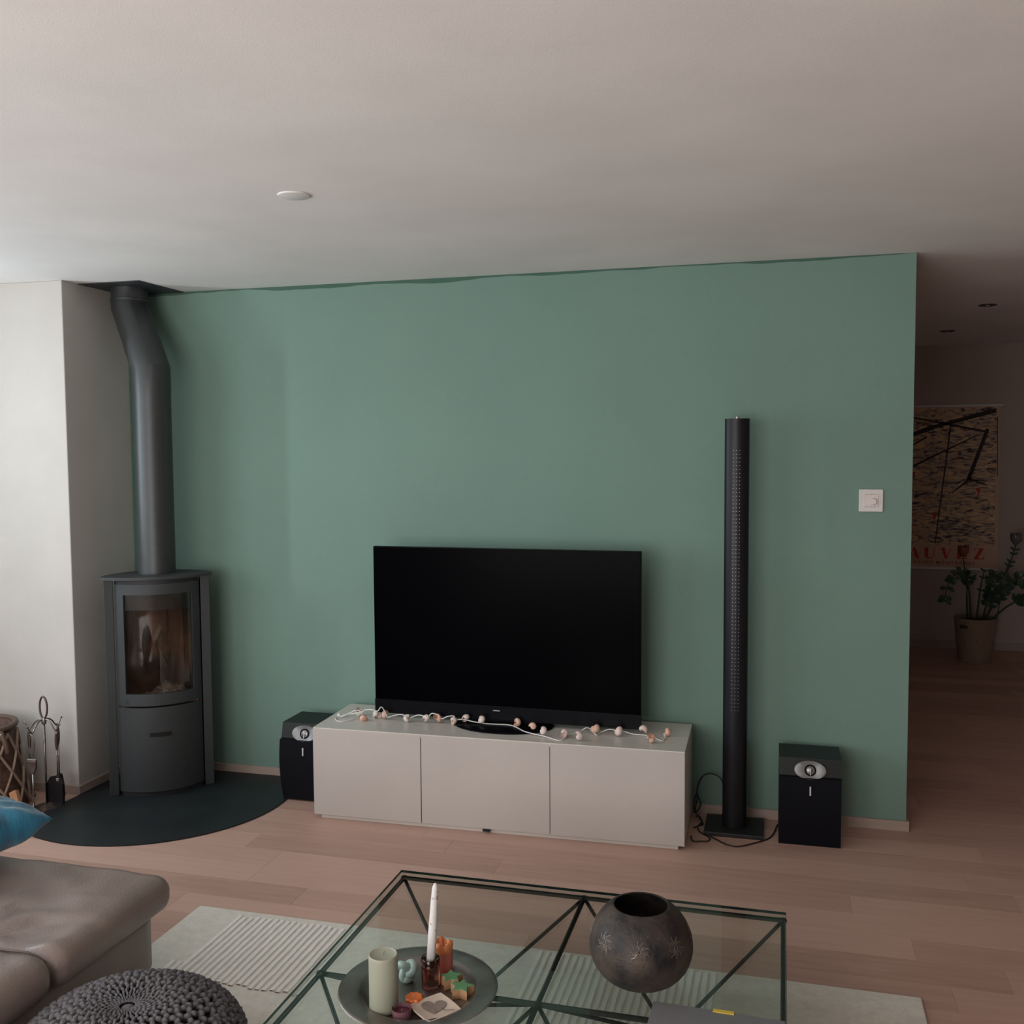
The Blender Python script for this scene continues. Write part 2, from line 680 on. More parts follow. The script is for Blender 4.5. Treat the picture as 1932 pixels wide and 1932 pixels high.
# lower drawer with slot handle
dr = auto_smooth(obj('lower_door', arc_shell(hb - 0.003, SAG, 0.0, 0.014, 0.022, 0.436, 0, 1, 28), STOVE, stove), 30)
obj('slot_handle', arc_shell(hb - 0.003, SAG, -0.003, 0.005, 0.294, 0.314, 0.37, 0.60, 10), BLACK, dr)
obj('plinth', prism(bmesh.new(), arc_front(hb - 0.02, SAG - 0.02), 0.0, 0.022), STOVE_D, stove)
# top plate with bowed front
top = [(-HW - 0.012, DEP), (-HW - 0.012, 0.0)]
f = arc_front(HW + 0.012, SAG + 0.008, 36, 0.0)
bk2 = [(x, 0.03 + 0.195 * (1 - (x / (HW + 0.012)) ** 2) ** 0.75) for x in
       [(HW + 0.012) * (1 - 2 * i / 30) for i in range(31)]]
top = bk2 + f
bm = prism(bmesh.new(), top, SH_ - 0.008, SH_ + 0.006)
obj('top_plate', bm, STOVE, stove)

# flue pipe
PX, PY = 0.322, -0.268
TX, TY = 0.150, -0.182
PR = 0.089
PIPE = mat('flue_steel', (0.062, 0.066, 0.068), 0.42, metal=0.45, spec=0.45, scale=30, bump=0.06, bscale=900)
pipe = thing('flue_pipe', 'dark grey flue pipe with offset bend rising from stove to ceiling', 'stove pipe', (PX, PY, 1.072))
z0 = 1.072
b1, b2 = 2.075, 2.40
o = auto_smooth(obj('straight_pipe', tube([(0, 0, 0), (0, 0, b1 - 0.10 - z0)], PR, 40), PIPE, pipe))
dx, dy = TX - PX, TY - PY


def bend(p0, p1, p2, r, n=40):
    """mitred elbow: sections p0-p1-p2 with a sharp joint plane at p1"""
    p0, p1, p2 = Vector(p0), Vector(p1), Vector(p2)
    d1 = (p1 - p0).normalized()
    d2 = (p2 - p1).normalized()
    mn = (d1 + d2).normalized()
    up = Vector((0, 1, 0))
    bm = bmesh.new()
    rings = []
    n1 = (up - d1 * up.dot(d1)).normalized()
    bi = d1.cross(n1)
    r0, r1, r2 = [], [], []
    for k in range(n):
        off = (n1 * cos(2 * pi * k / n) + bi * sin(2 * pi * k / n)) * r
        a = p0 + off
        t = (p1 - a).dot(mn) / d1.dot(mn)
        m_ = a + d1 * t
        t2 = (p2 - m_).dot(d2)
        c = m_ + d2 * t2
        r0.append(bm.verts.new(a))
        r1.append(bm.verts.new(m_))
        r2.append(bm.verts.new(c))
    for A_, B_ in ((r0, r1), (r1, r2)):
        for k in range(n):
            j = (k + 1) % n
            bm.faces.new((A_[k], A_[j], B_[j], B_[k]))
    return bm


mid1 = (0, 0, b1 - z0)
mid2 = (dx, dy, b2 - z0)
v12 = Vector(mid2) - Vector(mid1)
q1 = Vector(mid1) + v12 * 0.42
o = auto_smooth(obj('lower_elbow', bend((0, 0, b1 - 0.105 - z0), mid1, tuple(q1), PR + 0.0015), PIPE, pipe), 25)
o = auto_smooth(obj('upper_elbow', bend(tuple(Vector(mid1) + v12 * 0.40), mid2, (dx, dy, H - z0 - 0.004), PR), PIPE,
                    pipe), 25)
auto_smooth(obj('collar', lathe([(PR + 0.001, 0.0), (PR + 0.004, 0.002), (PR + 0.004, 0.012), (PR + 0.001, 0.014)], 40,
                                c=(dx, dy, 2.425 - z0)), PIPE, pipe))
auto_smooth(obj('base_ring', lathe([(PR, 0.0), (PR + 0.010, 0.0), (PR + 0.010, 0.004), (PR, 0.006)], 40), STOVE_D, pipe))
tag(obj('ceiling_plate', B(0.002, 0.342, -0.378, -0.002, H - 0.004, H - 0.0002),
        mat('ceiling_plate_steel', (0.05, 0.058, 0.064), 0.5, metal=0.3)),
    'dark square ceiling rosette plate above the flue pipe', 'ceiling plate')

# ================================================================== CABINET
cab = thing('media_cabinet', 'low long white media cabinet with three flat doors under the television', 'cabinet',
            (1.266, -0.4945, 0.0), 0.0179)
CL, CD, CH, CB = 1.674, 0.4324, 0.4219, 0.0202
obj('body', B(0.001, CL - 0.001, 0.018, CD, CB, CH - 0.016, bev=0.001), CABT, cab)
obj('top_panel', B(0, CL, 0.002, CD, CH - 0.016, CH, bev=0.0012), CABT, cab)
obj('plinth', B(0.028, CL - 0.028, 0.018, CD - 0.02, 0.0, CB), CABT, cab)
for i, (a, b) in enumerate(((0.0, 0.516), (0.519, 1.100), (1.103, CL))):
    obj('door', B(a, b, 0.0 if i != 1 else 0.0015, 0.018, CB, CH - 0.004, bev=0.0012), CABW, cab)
obj('sensor', B(0.80, 0.832, -0.001, 0.018, CB - 0.012, CB + 0.0005), BLACK, cab)

# ================================================================== TELEVISION
tv = thing('television', 'large black flat screen television standing on the white cabinet', 'television', (2.099, -0.235, CH))
TX0, TX1, TZ0, TZ1 = -0.629, 0.629, 0.020, 0.808
obj('screen', B(TX0 + 0.004, TX1 - 0.004, -0.017, -0.010, 0.086, TZ1 - 0.004, bev=0.001), SCREEN, tv)
obj('rear_housing', B(TX0, TX1, -0.012, 0.014, TZ0, TZ1, bev=0.003), BEZEL, tv)
obj('rear_bulge', B(-0.36, 0.36, 0.014, 0.045, 0.06, 0.50, bev=0.010), BEZEL, tv)
obj('speaker_bar', B(TX0, TX1, -0.0165, -0.010, TZ0, 0.0855, bev=0.001), BEZEL, tv)
obj('name_strip', B(-0.048, -0.016, -0.0185, -0.016, 0.062, 0.067), CHROME, tv)
bm = lathe([(0.0, 0.0), (1.0, 0.0), (1.0, 0.6), (0.96, 1.0), (0.0, 1.0)], 56)
for v in bm.verts:
    v.co = Vector((v.co.x * 0.232, v.co.y * 0.152 - 0.015, 0.0005 + v.co.z * 0.008))
auto_smooth(obj('base', bm, BEZEL, tv))
obj('neck', B(-0.13, 0.13, -0.004, 0.016, 0.006, 0.10, bev=0.004), BEZEL, tv)

# ------------------------------------------------------------------ shell string lights
gar = thing('shell_string_light', 'string of small pink and white seashell lights on the cabinet top', 'string light',
            (2.1, -0.3, CH))
GP = [(1.309, -0.298, 0.432), (1.324, -0.318, 0.426), (1.361, -0.297, 0.443), (1.396, -0.296, 0.458),
      (1.422, -0.296, 0.446), (1.403, -0.296, 0.433), (1.392, -0.349, 0.426), (1.348, -0.387, 0.426),
      (1.307, -0.341, 0.426), (1.333, -0.298, 0.431), (1.422, -0.30, 0.451), (1.441, -0.31, 0.465),
      (1.489, -0.33, 0.475), (1.515, -0.33, 0.469), (1.531, -0.32, 0.488), (1.549, -0.31, 0.454),
      (1.554, -0.302, 0.436), (1.585, -0.301, 0.446), (1.625, -0.30, 0.453), (1.651, -0.30, 0.439),
      (1.666, -0.299, 0.44), (1.703, -0.298, 0.455), (1.741, -0.297, 0.45), (1.752, -0.297, 0.448),
      (1.77, -0.297, 0.466), (1.8, -0.296, 0.461), (1.818, -0.296, 0.444), (1.844, -0.295, 0.456),
      (1.877, -0.294, 0.46), (1.884, -0.294, 0.443), (1.92, -0.293, 0.448), (1.965, -0.292, 0.44),
      (1.995, -0.291, 0.437), (2.033, -0.29, 0.434), (2.07, -0.289, 0.434), (2.137, -0.287, 0.434),
      (2.18, -0.317, 0.434), (2.225, -0.366, 0.434), (2.269, -0.381, 0.430), (2.333, -0.398, 0.426),
      (2.388, -0.433, 0.425), (2.413, -0.419, 0.425), (2.427, -0.342, 0.426), (2.466, -0.299, 0.426),
      (2.472, -0.279, 0.432), (2.491, -0.279, 0.443), (2.51, -0.278, 0.437), (2.542, -0.322, 0.426),
      (2.556, -0.277, 0.428), (2.591, -0.276, 0.442), (2.626, -0.275, 0.439), (2.661, -0.274, 0.436),
      (2.696, -0.273, 0.427), (2.744, -0.272, 0.426), (2.759, -0.277, 0.426), (2.765, -0.308, 0.426),
      (2.769, -0.266, 0.426), (2.783, -0.271, 0.426), (2.807, -0.314, 0.425), (2.832, -0.332, 0.425),
      (2.84, -0.282, 0.426), (2.828, -0.26, 0.433)]
GO = Vector((2.1, -0.3, CH))
pts = smooth_path([Vector(p) - GO for p in GP], 4)
obj('cord', tube(pts, 0.0026, 6), mat('white_cord', (0.75, 0.74, 0.72), 0.5), gar, smooth=True)
obj('plug_end', B(1.298 - GO.x, 1.312 - GO.x, -0.303 - GO.y, -0.295 - GO.y, 0.4245 - CH, 0.437 - CH, bev=0.001),
    mat('white_cord', (0.75, 0.74, 0.72)), gar)
SHL = [(1.389, -0.269, 'p'), (1.446, -0.34, 'o'), (1.493, -0.278, 'w'), (1.538, -0.289, 'o'), (1.658, -0.316, 'w'),
       (1.747, -0.30, 'w'), (1.795, -0.293, 'o'), (1.879, -0.308, 'p'), (1.935, -0.287, 'p'), (2.014, -0.301, 'w'),
       (2.17, -0.289, 'o'), (2.263, -0.344, 'o'), (2.318, -0.373, 'w'), (2.415, -0.382, 'p'), (2.479, -0.407, 'w'),
       (2.532, -0.295, 'o'), (2.639, -0.302, 'p'), (2.736, -0.248, 'p'), (2.785, -0.372, 'o'), (2.839, -0.253, 'o')]
SM = {'p': mat('shell_pink', (0.70, 0.50, 0.43), 0.45, scale=40, col2=(0.78, 0.66, 0.60)),
      'o': mat('shell_peach', (0.62, 0.33, 0.23), 0.45, scale=40, col2=(0.75, 0.52, 0.42)),
      'w': mat('shell_white', (0.80, 0.72, 0.67), 0.45, scale=40, col2=(0.74, 0.60, 0.54))}


def shell_mesh(m, seed):
    """small coiled snail-like shell: body whorl, spire and an opening lip"""
    r = random.Random(seed)
    bm = bmesh.new()
    turns = 2.6
    N, K = 44, 10
    rings = []
    for i in range(N):
        t = i / (N - 1)
        a = turns * 2 * pi * t
        g = math.exp(-2.1 * (1 - t))
        rad = 0.0115 * g
        c = Vector((cos(a) * 0.0085 * g, sin(a) * 0.0085 * g, 0.017 * (1 - g)))
        rd = Vector((cos(a), sin(a), 0))
        rings.append([bm.verts.new(c + (rd * cos(2 * pi * k / K) + Vector((0, 0, 1)) * sin(2 * pi * k / K) * 1.15) * rad)
                      for k in range(K)])
    for a, b in zip(rings[:-1], rings[1:]):
        for k in range(K):
            j = (k + 1) % K
            bm.faces.new((a[k], a[j], b[j], b[k]))
    bm.faces.new(rings[0])
    me = bpy.data.meshes.new('shell')
    bmesh.ops.recalc_face_normals(bm, faces=bm.faces)
    bm.to_mesh(me)
    bm.free()
    for p in me.polygons:
        p.use_smooth = True
    me.materials.append(m)
    return me


sm = {k: shell_mesh(v, 1) for k, v in SM.items()}
for i, (x, yy, k) in enumerate(SHL):
    o = bpy.data.objects.new('shell', sm[k])
    link(o, gar)
    zz = 0.020
    if 1.88 < x < 2.3 and yy > -0.36:
        zz = 0.029
    o.location = (x - GO.x, yy - GO.y, zz)
    o.rotation_euler = (rr.uniform(0, 6.28), rr.uniform(0, 6.28), rr.uniform(0, 6.28))
    s = rr.uniform(1.12, 1.38)
    o.scale = (s, s, s)

# ================================================================== SPEAKERS
GRILLE = mat('grille_cloth', (0.008, 0.008, 0.011), 0.9, spec=0.1, scale=300)
SPK = mat('speaker_body', (0.010, 0.012, 0.0125), 0.42, spec=0.25)


def bookshelf(label, loc, rotz):
    """origin front-left-bottom corner, x right, y back"""
    t = thing('bookshelf_speaker', label, 'speaker', loc, rotz, 'pair of black floor speakers beside the cabinet')
    W, D, HH = 0.252, 0.225, 0.372
    zt = 0.302

    def profile_body(x0, x1, prof, name, m, par=t):
        bm = bmesh.new()
        Mx = Matrix(((0, 0, 1, 0), (1, 0, 0, 0), (0, 1, 0, 0), (0, 0, 0, 1)))  # (y,z,x)->x,y,z
        prism(bm, prof, x0, x1, Mx)
        return obj(name, bm, m, par)
    # cabinet side profile (y, z)
    body = [(0.012, 0.0), (D, 0.0), (D, HH - 0.006), (D - 0.006, HH), (0.022, HH), (0.004, zt), (0.004, 0.06)]
    profile_body(0, W, body, 'enclosure', SPK)
    g = [(0.005, zt - 0.003)]
    for i in range(15):
        u = i / 14
        g.append((-0.004 - 0.026 * sin(pi * (0.15 + 0.85 * u)) * 1.0 + 0.012 * u, zt - 0.003 - (zt - 0.008) * u))
    g.append((0.013, 0.005))
    auto_smooth(profile_body(0.002, W - 0.002, g, 'grille', GRILLE), 30)
    # tweeter: oval waveguide on the slanted upper face
    tz = zt + 0.024
    ty = 0.0095
    slope = math.atan2(0.018, 0.07)
    Mt = Matrix.Translation((W / 2, ty, tz)) @ Matrix.Rotation(radians(90) - slope, 4, 'X')
    bm = bmesh.new()
    N = 40
    prof = [(1.0, -0.014), (1.0, 0.004), (0.93, 0.006), (0.60, 0.0015), (0.42, -0.0005), (0.40, -0.001)]
    lathe(prof, N, bm)
    for v in bm.verts:
        r_ = sqrt(v.co.x ** 2 + v.co.y ** 2)
        k = (r_ - 0.4) / 0.6
        v.co.x *= (0.051 + 0.013 * k)
        v.co.y *= (0.049 - 0.010 * k)
        v.co.z += 0.0115
    bm.transform(Mt)
    auto_smooth(obj('waveguide', bm, mat('waveguide_metal', (0.27, 0.27, 0.275), 0.5, metal=0.6), t), 40)
    Mt = Mt @ Matrix.Translation((0, 0, 0.010))
    bm = lathe([(0.0235, 0.0), (0.0235, 0.004), (0.019, 0.004), (0.019, 0.001), (0.0, 0.001)], 32)
    bm.transform(Mt)
    auto_smooth(obj('tweeter_surround', bm, GRILLE, t))
    bm = lathe([(0.017, 0.001), (0.0165, 0.0045), (0.0145, 0.0045), (0.0135, 0.003), (0.0, 0.0065)], 32)
    bm.transform(Mt)
    auto_smooth(obj('tweeter_dome', bm, mat('dome_metal', (0.20, 0.19, 0.19), 0.3, metal=0.8), t))
    bm = B(-0.0012, 0.0012, -0.021, 0.008, 0.0055, 0.008)
    bm.transform(Mt)
    obj('centre_bar', bm, CHROME, t)
    obj('name_bar', B(W / 2 - 0.003, W / 2 + 0.003, -0.0275, -0.016, zt - 0.074, zt - 0.036, bev=0.001), mat('name_bar_silver', (0.62, 0.61, 0.58), 0.4), t)
    return t


bookshelf('black bookshelf speaker on the floor right of the tall speaker column', (3.317, -0.288, 0.0), 0.012)
bookshelf('black bookshelf speaker half hidden behind left end of white cabinet', (1.012, -0.322, 0.0062), 0.0)

# tower speaker ---------------------------------------------------------
tw = thing('speaker_tower', 'slim tall black column speaker on a flat square foot', 'speaker', (3.128, -0.155, 0.0))
TWM = mat('tower_aluminium', (0.014, 0.014, 0.018), 0.36, metal=0.4, spec=0.35)
obj('foot', B(-0.126, 0.126, -0.112, 0.108, 0.0, 0.018, bev=0.003), mat('foot_black', (0.013, 0.015, 0.015), 0.5), tw)
bm = bmesh.new()
pr = []
for i in range(25):
    a = pi + pi * i / 24
    pr.append((0.052 * cos(a), 0.030 * sin(a) - 0.010))
pr += [(0.052, 0.03), (0.044, 0.042), (-0.044, 0.042), (-0.052, 0.03)]
prism(bm, pr, 0.018, 1.803)
auto_smooth(obj('column', bm, TWM, tw), 40)
auto_smooth(obj('top_screw', lathe([(0, 1.815), (0.006, 1.815), (0.007, 1.812), (0.007, 1.803)], 16), CHROME, tw))
bm = bmesh.new()
for r_ in range(70):
    z = 0.538 + (1.667 - 0.538) * r_ / 69
    for c in (-1, 0, 1):
        x = c * 0.0135
        y_ = -0.010 - 0.030 * sqrt(1 - (x / 0.052) ** 2)
        box(bm, x - 0.0012, x + 0.0012, y_ - 0.0006, y_ + 0.002, z - 0.0012, z + 0.0012)
o = obj('perforation', bm, mat('perforation_light', (0.42, 0.42, 0.46), 0.4, metal=0.6), tw)
o['kind'] = 'stuff'

# cables ---------------------------------------------------------------
CBL = mat('cable_black', (0.012, 0.011, 0.011), 0.5)
c1 = [(3.10, -0.10, 0.10), (3.078, -0.08, 0.160), (3.058, -0.06, 0.193), (3.016, -0.06, 0.207), (2.981, -0.06, 0.191),
      (2.962, -0.06, 0.153), (2.956, -0.06, 0.110), (2.974, -0.07, 0.075), (2.967, -0.075, 0.045), (2.95, -0.08, 0.030),
      (2.944, -0.08, 0.059), (2.951, -0.08, 0.105), (2.962, -0.082, 0.11), (2.952, -0.085, 0.04), (2.975, -0.10, 0.012),
      (2.992, -0.15, 0.005), (2.975, -0.17, 0.004), (2.955, -0.20, 0.004)]
tag(obj('looped_cable', tube(smooth_path(c1, 6), 0.0033, 7), CBL, None, True),
    'black cable looping in an arch beside the tall speaker column', 'cable')
c2 = [(2.952, -0.30, 0.004), (2.965, -0.352, 0.004), (3.0, -0.345, 0.004), (3.025, -0.338, 0.004), (3.034, -0.31, 0.004),
      (3.022, -0.285, 0.004), (2.985, -0.24, 0.004), (2.972, -0.18, 0.004), (2.985, -0.12, 0.006), (2.968, -0.09, 0.02),
      (2.958, -0.075, 0.01), (2.962, -0.05, 0.005)]
tag(obj('floor_cable', tube(smooth_path(c2, 6), 0.003, 7), CBL, None, True),
    'black cable lying on floor between cabinet and column foot', 'cable')
c3 = [(3.03, -0.275, 0.004), (3.057, -0.307, 0.004), (3.104, -0.354, 0.004), (3.152, -0.365, 0.004), (3.211, -0.318, 0.004),
      (3.276, -0.245, 0.004), (3.300, -0.16, 0.005), (3.308, -0.10, 0.005), (3.325, -0.050, 0.005), (3.38, -0.040, 0.005), (3.43, -0.040, 0.03)]
tag(obj('speaker_wire', tube(smooth_path(c3, 6), 0.003, 7), CBL, None, True),
    'black wire curving from column foot to the right floor speaker', 'cable')

# wall switch -----------------------------------------------------------
sw = thing('wall_switch', 'square white wall thermostat with round knob on the green wall', 'wall switch', (3.6878, 0, 1.4465))
SWM = mat('switch_plastic', (0.74, 0.72, 0.70), 0.35)
SWI = mat('switch_insert', (0.76, 0.68, 0.66), 0.45)
obj('frame', B(-0.0495, 0.0495, -0.010, -0.0, -0.0485, 0.0485, bev=0.003), SWM, sw)
obj('insert', B(-0.030, 0.030, -0.0125, -0.009, -0.029, 0.029, bev=0.001), SWI, sw)
bm = lathe([(0, 0.010), (0.012, 0.010), (0.014, 0.008), (0.0155, 0)], 28)
bm.transform(Matrix.Translation((0.010, -0.012, -0.004)) @ Matrix.Rotation(radians(90), 4, 'X'))
auto_smooth(obj('knob', bm, SWI, sw))
for z in (-0.026, 0.026):
    for x in (-0.016, 0.0, 0.016):
        obj('vent_slot', B(x - 0.006, x + 0.006, -0.0132, -0.012, z - 0.0008, z + 0.0008),
            mat('slot_grey', (0.35, 0.33, 0.32), 0.6), sw)

# ceiling fittings ------------------------------------------------------
bm = lathe([(0, -0.006), (0.047, -0.0055), (0.051, -0.004), (0.052, 0.0)], 48)
tag(auto_smooth(obj('ceiling_cover', bm, mat('cover_white', (0.80, 0.78, 0.76), 0.5), None, loc=(1.803, -1.617, H))),
    'round white blanking cap on the ceiling of the living room', 'ceiling cover')
for (x, yy, lab) in ((4.458, 1.824, 'recessed ceiling spot nearer the living room'),
                     (4.443, 3.183, 'recessed ceiling spot nearer the far passage wall')):
    s = thing('ceiling_spot', lab, 'ceiling light', (x, yy, H), 0, 'recessed spots in the passage ceiling')
    bm = lathe([(0.050, 0.0), (0.051, -0.004), (0.040, -0.006), (0.036, -0.002)], 36)
    auto_smooth(obj('trim_ring', bm, mat('spot_ring', (0.12, 0.10, 0.10), 0.4, metal=0.8), s))
    bm = lathe([(0, -0.001), (0.036, -0.001), (0.036, 0.0)], 24)
    obj('lens', bm, mat('spot_lens', (0.05, 0.045, 0.045), 0.15), s)
    bm = lathe([(0, -0.007), (0.010, -0.006), (0.013, -0.001)], 16)
    auto_smooth(obj('bulb', bm, mat('spot_bulb', (0.6, 0.58, 0.56), 0.2), s))

# ================================================================== PASSAGE: POSTER AND PLANT
po = thing('wall_poster', 'tall abstract poster between two rails on the far passage wall', 'poster', (4.56, YF, 1.33))


def poster_mat():
    m = bpy.data.materials.new('poster_print')
    m.use_nodes = True
    nt = m.node_tree
    b = nt.nodes['Principled BSDF']
    b.inputs['Roughness'].default_value = 0.75
    tc = nt.nodes.new('ShaderNodeTexCoord')
    mp = nt.nodes.new('ShaderNodeMapping')
    mp.inputs['Scale'].default_value = (6, 1, 20)
    nt.links.new(tc.outputs['Object'], mp.inputs[0])
    n = nt.nodes.new('ShaderNodeTexNoise')
    n.inputs['Scale'].default_value = 1.6
    n.inputs['Detail'].default_value = 8
    n.inputs['Distortion'].default_value = 1.6
    nt.links.new(mp.outputs[0], n.inputs['Vector'])
    r = nt.nodes.new('ShaderNodeValToRGB')
    e = r.color_ramp.elements
    e[0].position = 0.36
    e[0].color = (0.06, 0.045, 0.05, 1)
    e[1].position = 0.66
    e[1].color = (0.74, 0.58, 0.36, 1)
    a = e.new(0.47)
    a.color = (0.42, 0.33, 0.29, 1)
    c = e.new(0.55)
    c.color = (0.62, 0.42, 0.24, 1)
    nt.links.new(n.outputs['Fac'], r.inputs[0])
    nt.links.new(r.outputs[0], b.inputs['Base Color'])
    return m


obj('sheet', B(-0.455, 0.455, -0.009, -0.006, -0.66, 0.665), mat('poster_paper', (0.62, 0.42, 0.32), 0.8), po)
obj('printed_picture', B(-0.435, 0.43, -0.0115, -0.009, -0.47, 0.655), poster_mat(), po)
RAIL = mat('poster_rail', (0.75, 0.73, 0.71), 0.4)
for z, hw in ((0.672, 0.47), (-0.667, 0.46)):
    bm = tube([(-hw, -0.010, z), (hw, -0.010, z)], 0.011, 10)
    auto_smooth(obj('rail', bm, RAIL, po))
# generic dark strokes of the print
INK = mat('poster_ink', (0.035, 0.028, 0.03), 0.8)


def stroke(bm, x0, z0, x1, z1, w0, w1, y=-0.0125):
    d = Vector((x1 - x0, 0, z1 - z0))
    nn = Vector((-d.z, 0, d.x)).normalized()
    a = Vector((x0, y, z0))
    b = Vector((x1, y, z1))
    vs = [bm.verts.new(p) for p in (a - nn * w0, b - nn * w1, b + nn * w1, a + nn * w0)]
    bm.faces.new(vs)


bm = bmesh.new()
for s in ((0.42, 0.63, -0.05, 0.50, .018, .014), (-0.05, 0.50, -0.42, 0.36, .020, .012), (-0.30, 0.60, 0.34, 0.46, .006, .009),
          (0.36, 0.48, 0.22, 0.06, .014, .016), (0.22, 0.06, 0.10, -0.04, .010, .004), (0.22, 0.08, 0.37, 0.02, .010, .004),
          (0.08, 0.50, -0.02, -0.46, .006, .004), (0.30, 0.44, -0.20, 0.18, .004, .009), (0.43, 0.58, 0.44, 0.10, .003, .003),
          (-0.40, 0.24, -0.25, 0.02, .006, .003), (-0.10, 0.42, -0.36, 0.26, .008, .003)):
    stroke(bm, *s)
o = obj('dark_strokes', bm, INK, po)
REDI = mat('poster_red', (0.55, 0.045, 0.02), 0.7)
for (x, z) in ((0.30, -0.03), (-0.03, -0.24), (-0.20, 0.10), (-0.33, -0.2)):
    bm = bmesh.new()
    v = [bm.verts.new((x - 0.017, -0.0125, z + 0.03)), bm.verts.new((x + 0.017, -0.0125, z + 0.03)),
         bm.verts.new((x + 0.002, -0.0125, z - 0.04))]
    bm.faces.new(v)
    obj('red_mark', bm, REDI, po)


def letter(bm, ch, x, z, w, h):
    """high-contrast capital made of thick and thin strokes"""
    T, t = w * 0.36, w * 0.07

    def q(pts):
        vs = [bm.verts.new((x + px * w, -0.0105, z + pz * h)) for px, pz in pts]
        bm.faces.new(vs)
    Tn, tn = 0.36, 0.08
    if ch == 'A':
        q([(0.34, 1), (0.58, 1), (1.0, 0), (0.64, 0)])
        q([(0.40, 1), (0.46, 1), (0.08, 0), (0.0, 0)])
        q([(0.2, 0.30), (0.75, 0.30), (0.75, 0.36), (0.2, 0.36)])
    elif ch == 'U':
        q([(0.0, 1), (0.36, 1), (0.36, 0.15), (0.0, 0.15)])
        q([(0.0, 0.16), (0.36, 0.16), (0.62, 0.07), (0.3, 0.0)])
        q([(0.3, 0.0), (0.62, 0.07), (0.98, 0.2), (0.75, 0.02)])
        q([(0.90, 1), (0.98, 1), (0.98, 0.18), (0.90, 0.18)])
    elif ch == 'V':
        q([(0.0, 1), (0.36, 1), (0.66, 0), (0.42, 0)])
        q([(0.92, 1), (1.0, 1), (0.60, 0), (0.54, 0)])
    elif ch == 'E':
        q([(0.0, 1), (0.36, 1), (0.36, 0), (0.0, 0)])
        for zz in (0, 0.47, 0.93):
            q([(0.3, zz), (0.95, zz), (0.95, zz + 0.07), (0.3, zz + 0.07)])
        q([(0.88, 0), (0.95, 0), (0.95, 0.25), (0.88, 0.2)])
        q([(0.88, 0.8), (0.95, 0.75), (0.95, 1), (0.88, 1)])
    elif ch == 'Z':
        q([(0.62, 1), (1.0, 1), (0.38, 0), (0.0, 0)])
        q([(0.05, 0.93), (0.8, 0.93), (0.8, 1), (0.05, 1)])
        q([(0.2, 0), (1.0, 0), (1.0, 0.07), (0.2, 0.07)])
        q([(0.93, 0), (1.0, 0), (1.0, 0.28), (0.93, 0.2)])
        q([(0.05, 0.75), (0.12, 0.85), (0.12, 1), (0.05, 1)])
    elif ch == 'S':
        q([(0.15, 0.72), (0.45, 0.80), (0.85, 0.30), (0.60, 0.14)])
        q([(0.15, 0.72), (0.3, 0.98), (0.8, 1), (0.35, 0.86)])
        q([(0.0, 0.06), (0.1, 0.3), (0.7, 0.2), (0.5, 0.0)])


for ch, lx in (('S', -0.344), ('A', -0.217), ('U', -0.099), ('V', 0.026), ('E', 0.152), ('Z', 0.275)):
    bm = bmesh.new()
    letter(bm, ch, lx, -0.585, 0.078, 0.09)
    obj('letter', bm, REDI, po)


def text(body, size, name, m, parent, loc, rot=(radians(90), 0, 0), ext=0.0004, align='LEFT', space=1.0):
    c = bpy.data.curves.new(name, 'FONT')
    c.body = body
    c.size = size
    c.extrude = ext
    c.align_x = align
    c.space_character = space
    c.offset = 0.0006
    tmp_ = bpy.data.objects.new(name + '_curve', c)
    COL.objects.link(tmp_)
    dg = bpy.context.evaluated_depsgraph_get()
    me = bpy.data.meshes.new_from_object(tmp_.evaluated_get(dg))
    bpy.data.objects.remove(tmp_, do_unlink=True)
    me.materials.clear()
    me.materials.append(m)
    o = bpy.data.objects.new(name, me)
    link(o, parent)
    o.location = loc
    o.rotation_euler = rot
    return o


text('LES FRANCHES MONTAGNES', 0.036, 'caption', mat('poster_brown', (0.33, 0.07, 0.035), 0.8), po, (-0.375, -0.0098, -0.630),
     space=1.5)['kind'] = 'stuff'

# planter ----------------------------------------------------------------
pl = thing('potted_plant', 'dark leafy plant in a woven basket pot by the far passage wall', 'plant', (4.773, 3.80, 0))


def weave_mat(name, a, b_, sc=(60, 60, 60)):
    m = bpy.data.materials.new(name)
    m.use_nodes = True
    nt = m.node_tree
    b = nt.nodes['Principled BSDF']
    b.inputs['Roughness'].default_value = 0.8
    wv = nt.nodes.new('ShaderNodeTexWave')
    wv.wave_type = 'BANDS'
    wv.bands_direction = 'DIAGONAL'
    wv.inputs['Scale'].default_value = 48
    wv.inputs['Distortion'].default_value = 1.0
    tc = nt.nodes.new('ShaderNodeTexCoord')
    nt.links.new(tc.outputs['Object'], wv.inputs['Vector'])
    r = nt.nodes.new('ShaderNodeValToRGB')
    r.color_ramp.elements[0].color = (*a, 1)
    r.color_ramp.elements[1].color = (*b_, 1)
    nt.links.new(wv.outputs['Fac'], r.inputs[0])
    nt.links.new(r.outputs[0], b.inputs['Base Color'])
    bp = nt.nodes.new('ShaderNodeBump')
    bp.inputs['Strength'].default_value = 0.6
    bp.inputs['Distance'].default_value = 0.01
    nt.links.new(wv.outputs['Fac'], bp.inputs['Height'])
    nt.links.new(bp.outputs[0], b.inputs['Normal'])
    return m


